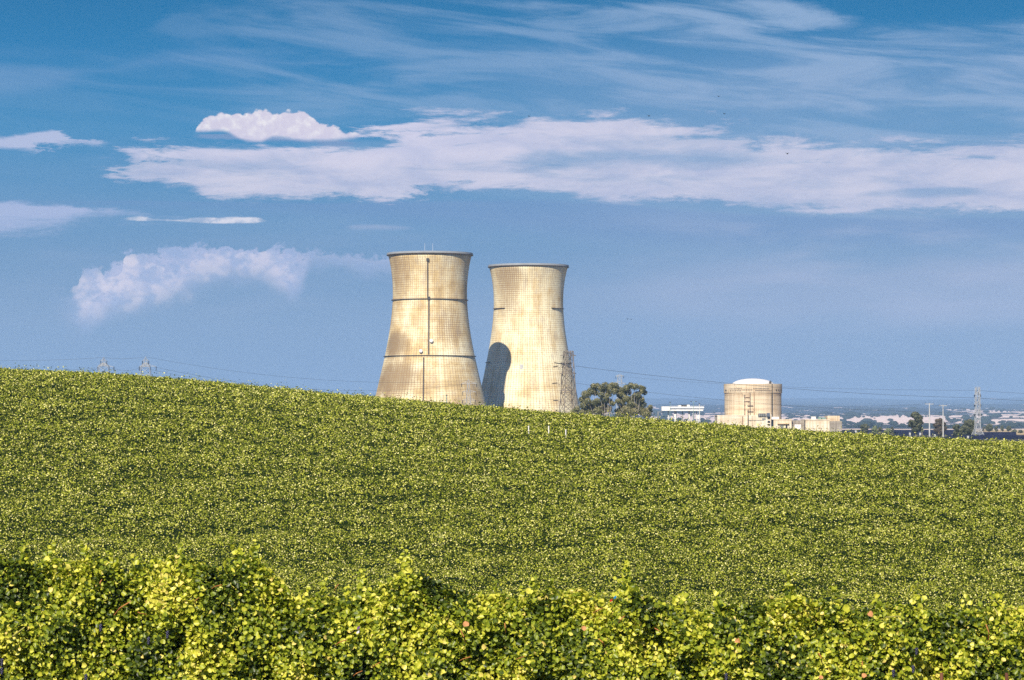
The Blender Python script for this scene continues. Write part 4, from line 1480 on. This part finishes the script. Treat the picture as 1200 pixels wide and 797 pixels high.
round_tree(1073.2, 482.3, 17, 1500, 'tallest dark tree beside the solar field, left of the two pale poles', OAK, 41)
round_tree(1101.5, 489.8, 15, 1560, 'brownish thin-leaved tree behind the right pale pole', BROWN_LEAF, 42)
round_tree(1121.5, 497.3, 11, 1500, 'low dark tree between the brownish tree and the right pylon', OAK, 43)
round_tree(1136.5, 491.0, 17, 1520, 'broad dark tree touching the left side of the right pylon', OAK, 44)
round_tree(1128.5, 499.0, 9, 1510, 'small green tree squeezed between two broader trees left of the right pylon', OAK, 45)
round_tree(1152.2, 500.0, 4, 2400, 'tiny tree just right of the right pylon, first of a line on dry grass', OAK, 46, .5, group='trees in a line on the dry grass')
round_tree(1159.5, 496.8, 9.5, 2350, 'biggest tree of the line on dry grass at the right edge', OAK, 47, .5, group='trees in a line on the dry grass')
round_tree(1167.5, 499.2, 5.5, 2400, 'small tree of the line on dry grass, right beside the biggest one', OAK, 48, .5, group='trees in a line on the dry grass')
round_tree(1174.2, 498.6, 5.5, 2450, 'small tree of the line on dry grass, second from its right end', OAK, 49, .5, group='trees in a line on the dry grass')
round_tree(1181.5, 499.0, 6.5, 2450, 'last tree at the right end of the line on dry grass', OAK, 50, .5, group='trees in a line on the dry grass')
round_tree(1188.5, 503.2, 6, 2150, 'round dark bush on dry grass, left of a near pair at the right edge', OAK, 51, .5, 'bush', 'bush', 'bushes on dry grass')
round_tree(1195.5, 503.8, 6, 2150, 'round dark bush on dry grass, right of a near pair at the right edge', OAK, 52, .5, 'bush', 'bush', 'bushes on dry grass')
round_tree(1013.0, 496.6, 11, 1900, 'widest dark bush right of the rightmost cream building', OAK, 53, .42)
round_tree(1024.5, 498.8, 9, 1900, 'mid green bush, second in the clump right of the cream buildings', PALE_LEAF, 54, .42)
round_tree(1031.5, 500.4, 7, 1900, 'low dark bush at the right end of the clump by the cream buildings', OAK, 55, .42)
round_tree(1045.2, 500.2, 5.5, 1950, 'small dark bush standing alone left of the tallest dark tree', OAK, 56, .42)
round_tree(1039.8, 501.8, 10, 1250, 'pale grey-green bush on the vineyard edge before the solar field', PALE_LEAF, 57, .34, 'bush', 'bush', 'bushes by the vineyard edge')
round_tree(1080.5, 500.2, 4.5, 1500, 'little bush at the right foot of the tallest dark tree', PALE_LEAF, 58, .34, 'bush', 'bush', 'bushes by the vineyard edge')

# ------------------------------------------------------------------ solar field
SOLAR = mat('solar_glass', (.012, .014, .035), .45, .4, .3, .2)


def solar(u0, u1, D, label, h=2.6, dep=26.0):
    """a long block of tilted panels on posts: rows of one table, one behind the other"""
    x0, x1 = X(u0, D), X(u1, D)
    xm = (x0 + x1) / 2
    g_ = gz(xm, D)
    r_ = empty('solar_array', (xm, D, g_), label, 'solar panels', 'long dark solar arrays')
    hw_ = (x1 - x0) / 2
    k = max(2, int(dep / 18))
    for i in range(k):
        b_ = MB()
        y_ = i * 9.0
        n_ = max(4, int(2 * hw_ / 6))
        for j in range(n_):
            a = -hw_ + 2 * hw_ * j / n_
            c2 = -hw_ + 2 * hw_ * (j + 1) / n_ - .25
            ga = gz(xm + a, D + y_) - g_
            b_.quad([(a, y_, ga + .8), (c2, y_, ga + .8), (c2, y_ + 3.2, ga + h), (a, y_ + 3.2, ga + h)])
            b_.quad([(a, y_, ga + .72), (a, y_ + 3.2, ga + h - .08), (c2, y_ + 3.2, ga + h - .08), (c2, y_, ga + .72)])
        b_.build('panel_row', SOLAR, r_)
    b_ = MB()
    for j in range(max(4, int(2 * hw_ / 8))):
        a = -hw_ + 1 + 8.0 * j
        if a > hw_:
            break
        for i in range(k):
            ga = gz(xm + a, D + i * 9.0) - g_
            b_.bar((a, i * 9.0 + 1.6, ga - .3), (a, i * 9.0 + 1.6, ga + 1.5), .16)
    b_.build('posts', GALV, r_)
    return r_


solar(986, 1128, 2050, 'farthest dark solar array, running right from the cream buildings', 2.9, 60)
solar(1050, 1150, 1700, 'solar array behind the two tall pale poles', 2.7, 40)
solar(1112, 1192, 1580, 'solar array crossing behind the foot of the right pylon', 3.4, 52)
solar(1128, 1260, 1380, 'nearest solar array at the right edge, partly hidden by the vineyard', 2.7, 40)
solar(1040, 1125, 1330, 'low solar array just over the vineyard edge by the two tall pale poles', 2.0, 20)

for u, v, D, lab in ((1002.5, 504.5, 1300, 'small pale equipment box on the vineyard edge, leftmost by the solar field'), (1066, 507.0, 1280, 'small pale equipment box below the tallest dark tree'), (1078, 507.2, 1280, 'small pale equipment box left of the left pale pole'), (1095, 509.0, 1280, 'small pale equipment box between the two pale poles'), (1134, 510.8, 1250, 'low white equipment box left of the right pylon foot')):
    x0 = X(u, D)
    g_ = gz(x0, D)
    r_ = empty('equipment_box', (x0, D, g_), lab, 'equipment box', 'equipment boxes by the solar field')
    h = Z(v, D) - g_
    b = MB()
    b.box(-.4, .4, -.3, .3, h - 1.0, h)
    b.build('cabinet', PALEGREY, r_)
    b = MB()
    b.bar((-.3, 0, 0), (-.3, 0, h - 1.0), .14)
    b.bar((.3, 0, 0), (.3, 0, h - 1.0), .14)
    b.build('legs', GALV, r_)

# ------------------------------------------------------------------ birds
for (u, v, s_, lab) in ((761, 135, 1.0, 'dark bird on the pale cloud sheet right of the towers, second from left'), (843, 112, .8, 'small dark bird highest in the sky'), (849.5, 132.5, .8, 'small dark bird just under the highest bird'),
                        (923.5, 179.5, 1.1, 'dark bird on the cloud sheet, the rightmost'), (620, 135.5, .7, 'tiny dark bird above the right cooling tower'),
                        (735.5, 374, .6, 'left of two specks of birds low between tower and dome'), (740, 374.3, .5, 'right of two specks of birds low between tower and dome')):
    D = 520.0
    b = MB()
    w = .42 * s_
    b.ball((0, 0, 0), .10 * s_, 6, (1.6, 1, 1))
    for sx in (-1, 1):
        for dz in (0, .012):
            b.quad([(sx * .05, -.06, .02 + dz), (sx * w * .6, -.09, .16 * s_ + dz), (sx * w, 0, .10 * s_ + dz), (sx * w * .6, .1, .15 * s_ + dz), (sx * .05, .08, .02 + dz)])
    b.quad([(-.02, .1, 0), (.02, .1, 0), (.07, .28 * s_, .01), (-.07, .28 * s_, .01)])
    o = b.build('bird', FEATHER, None, False, (X(u, D), D, Z(v, D)))
    o.rotation_euler = (0, 0, random.uniform(-.6, .6))
    tag(o, lab, 'bird', 'birds in the sky')
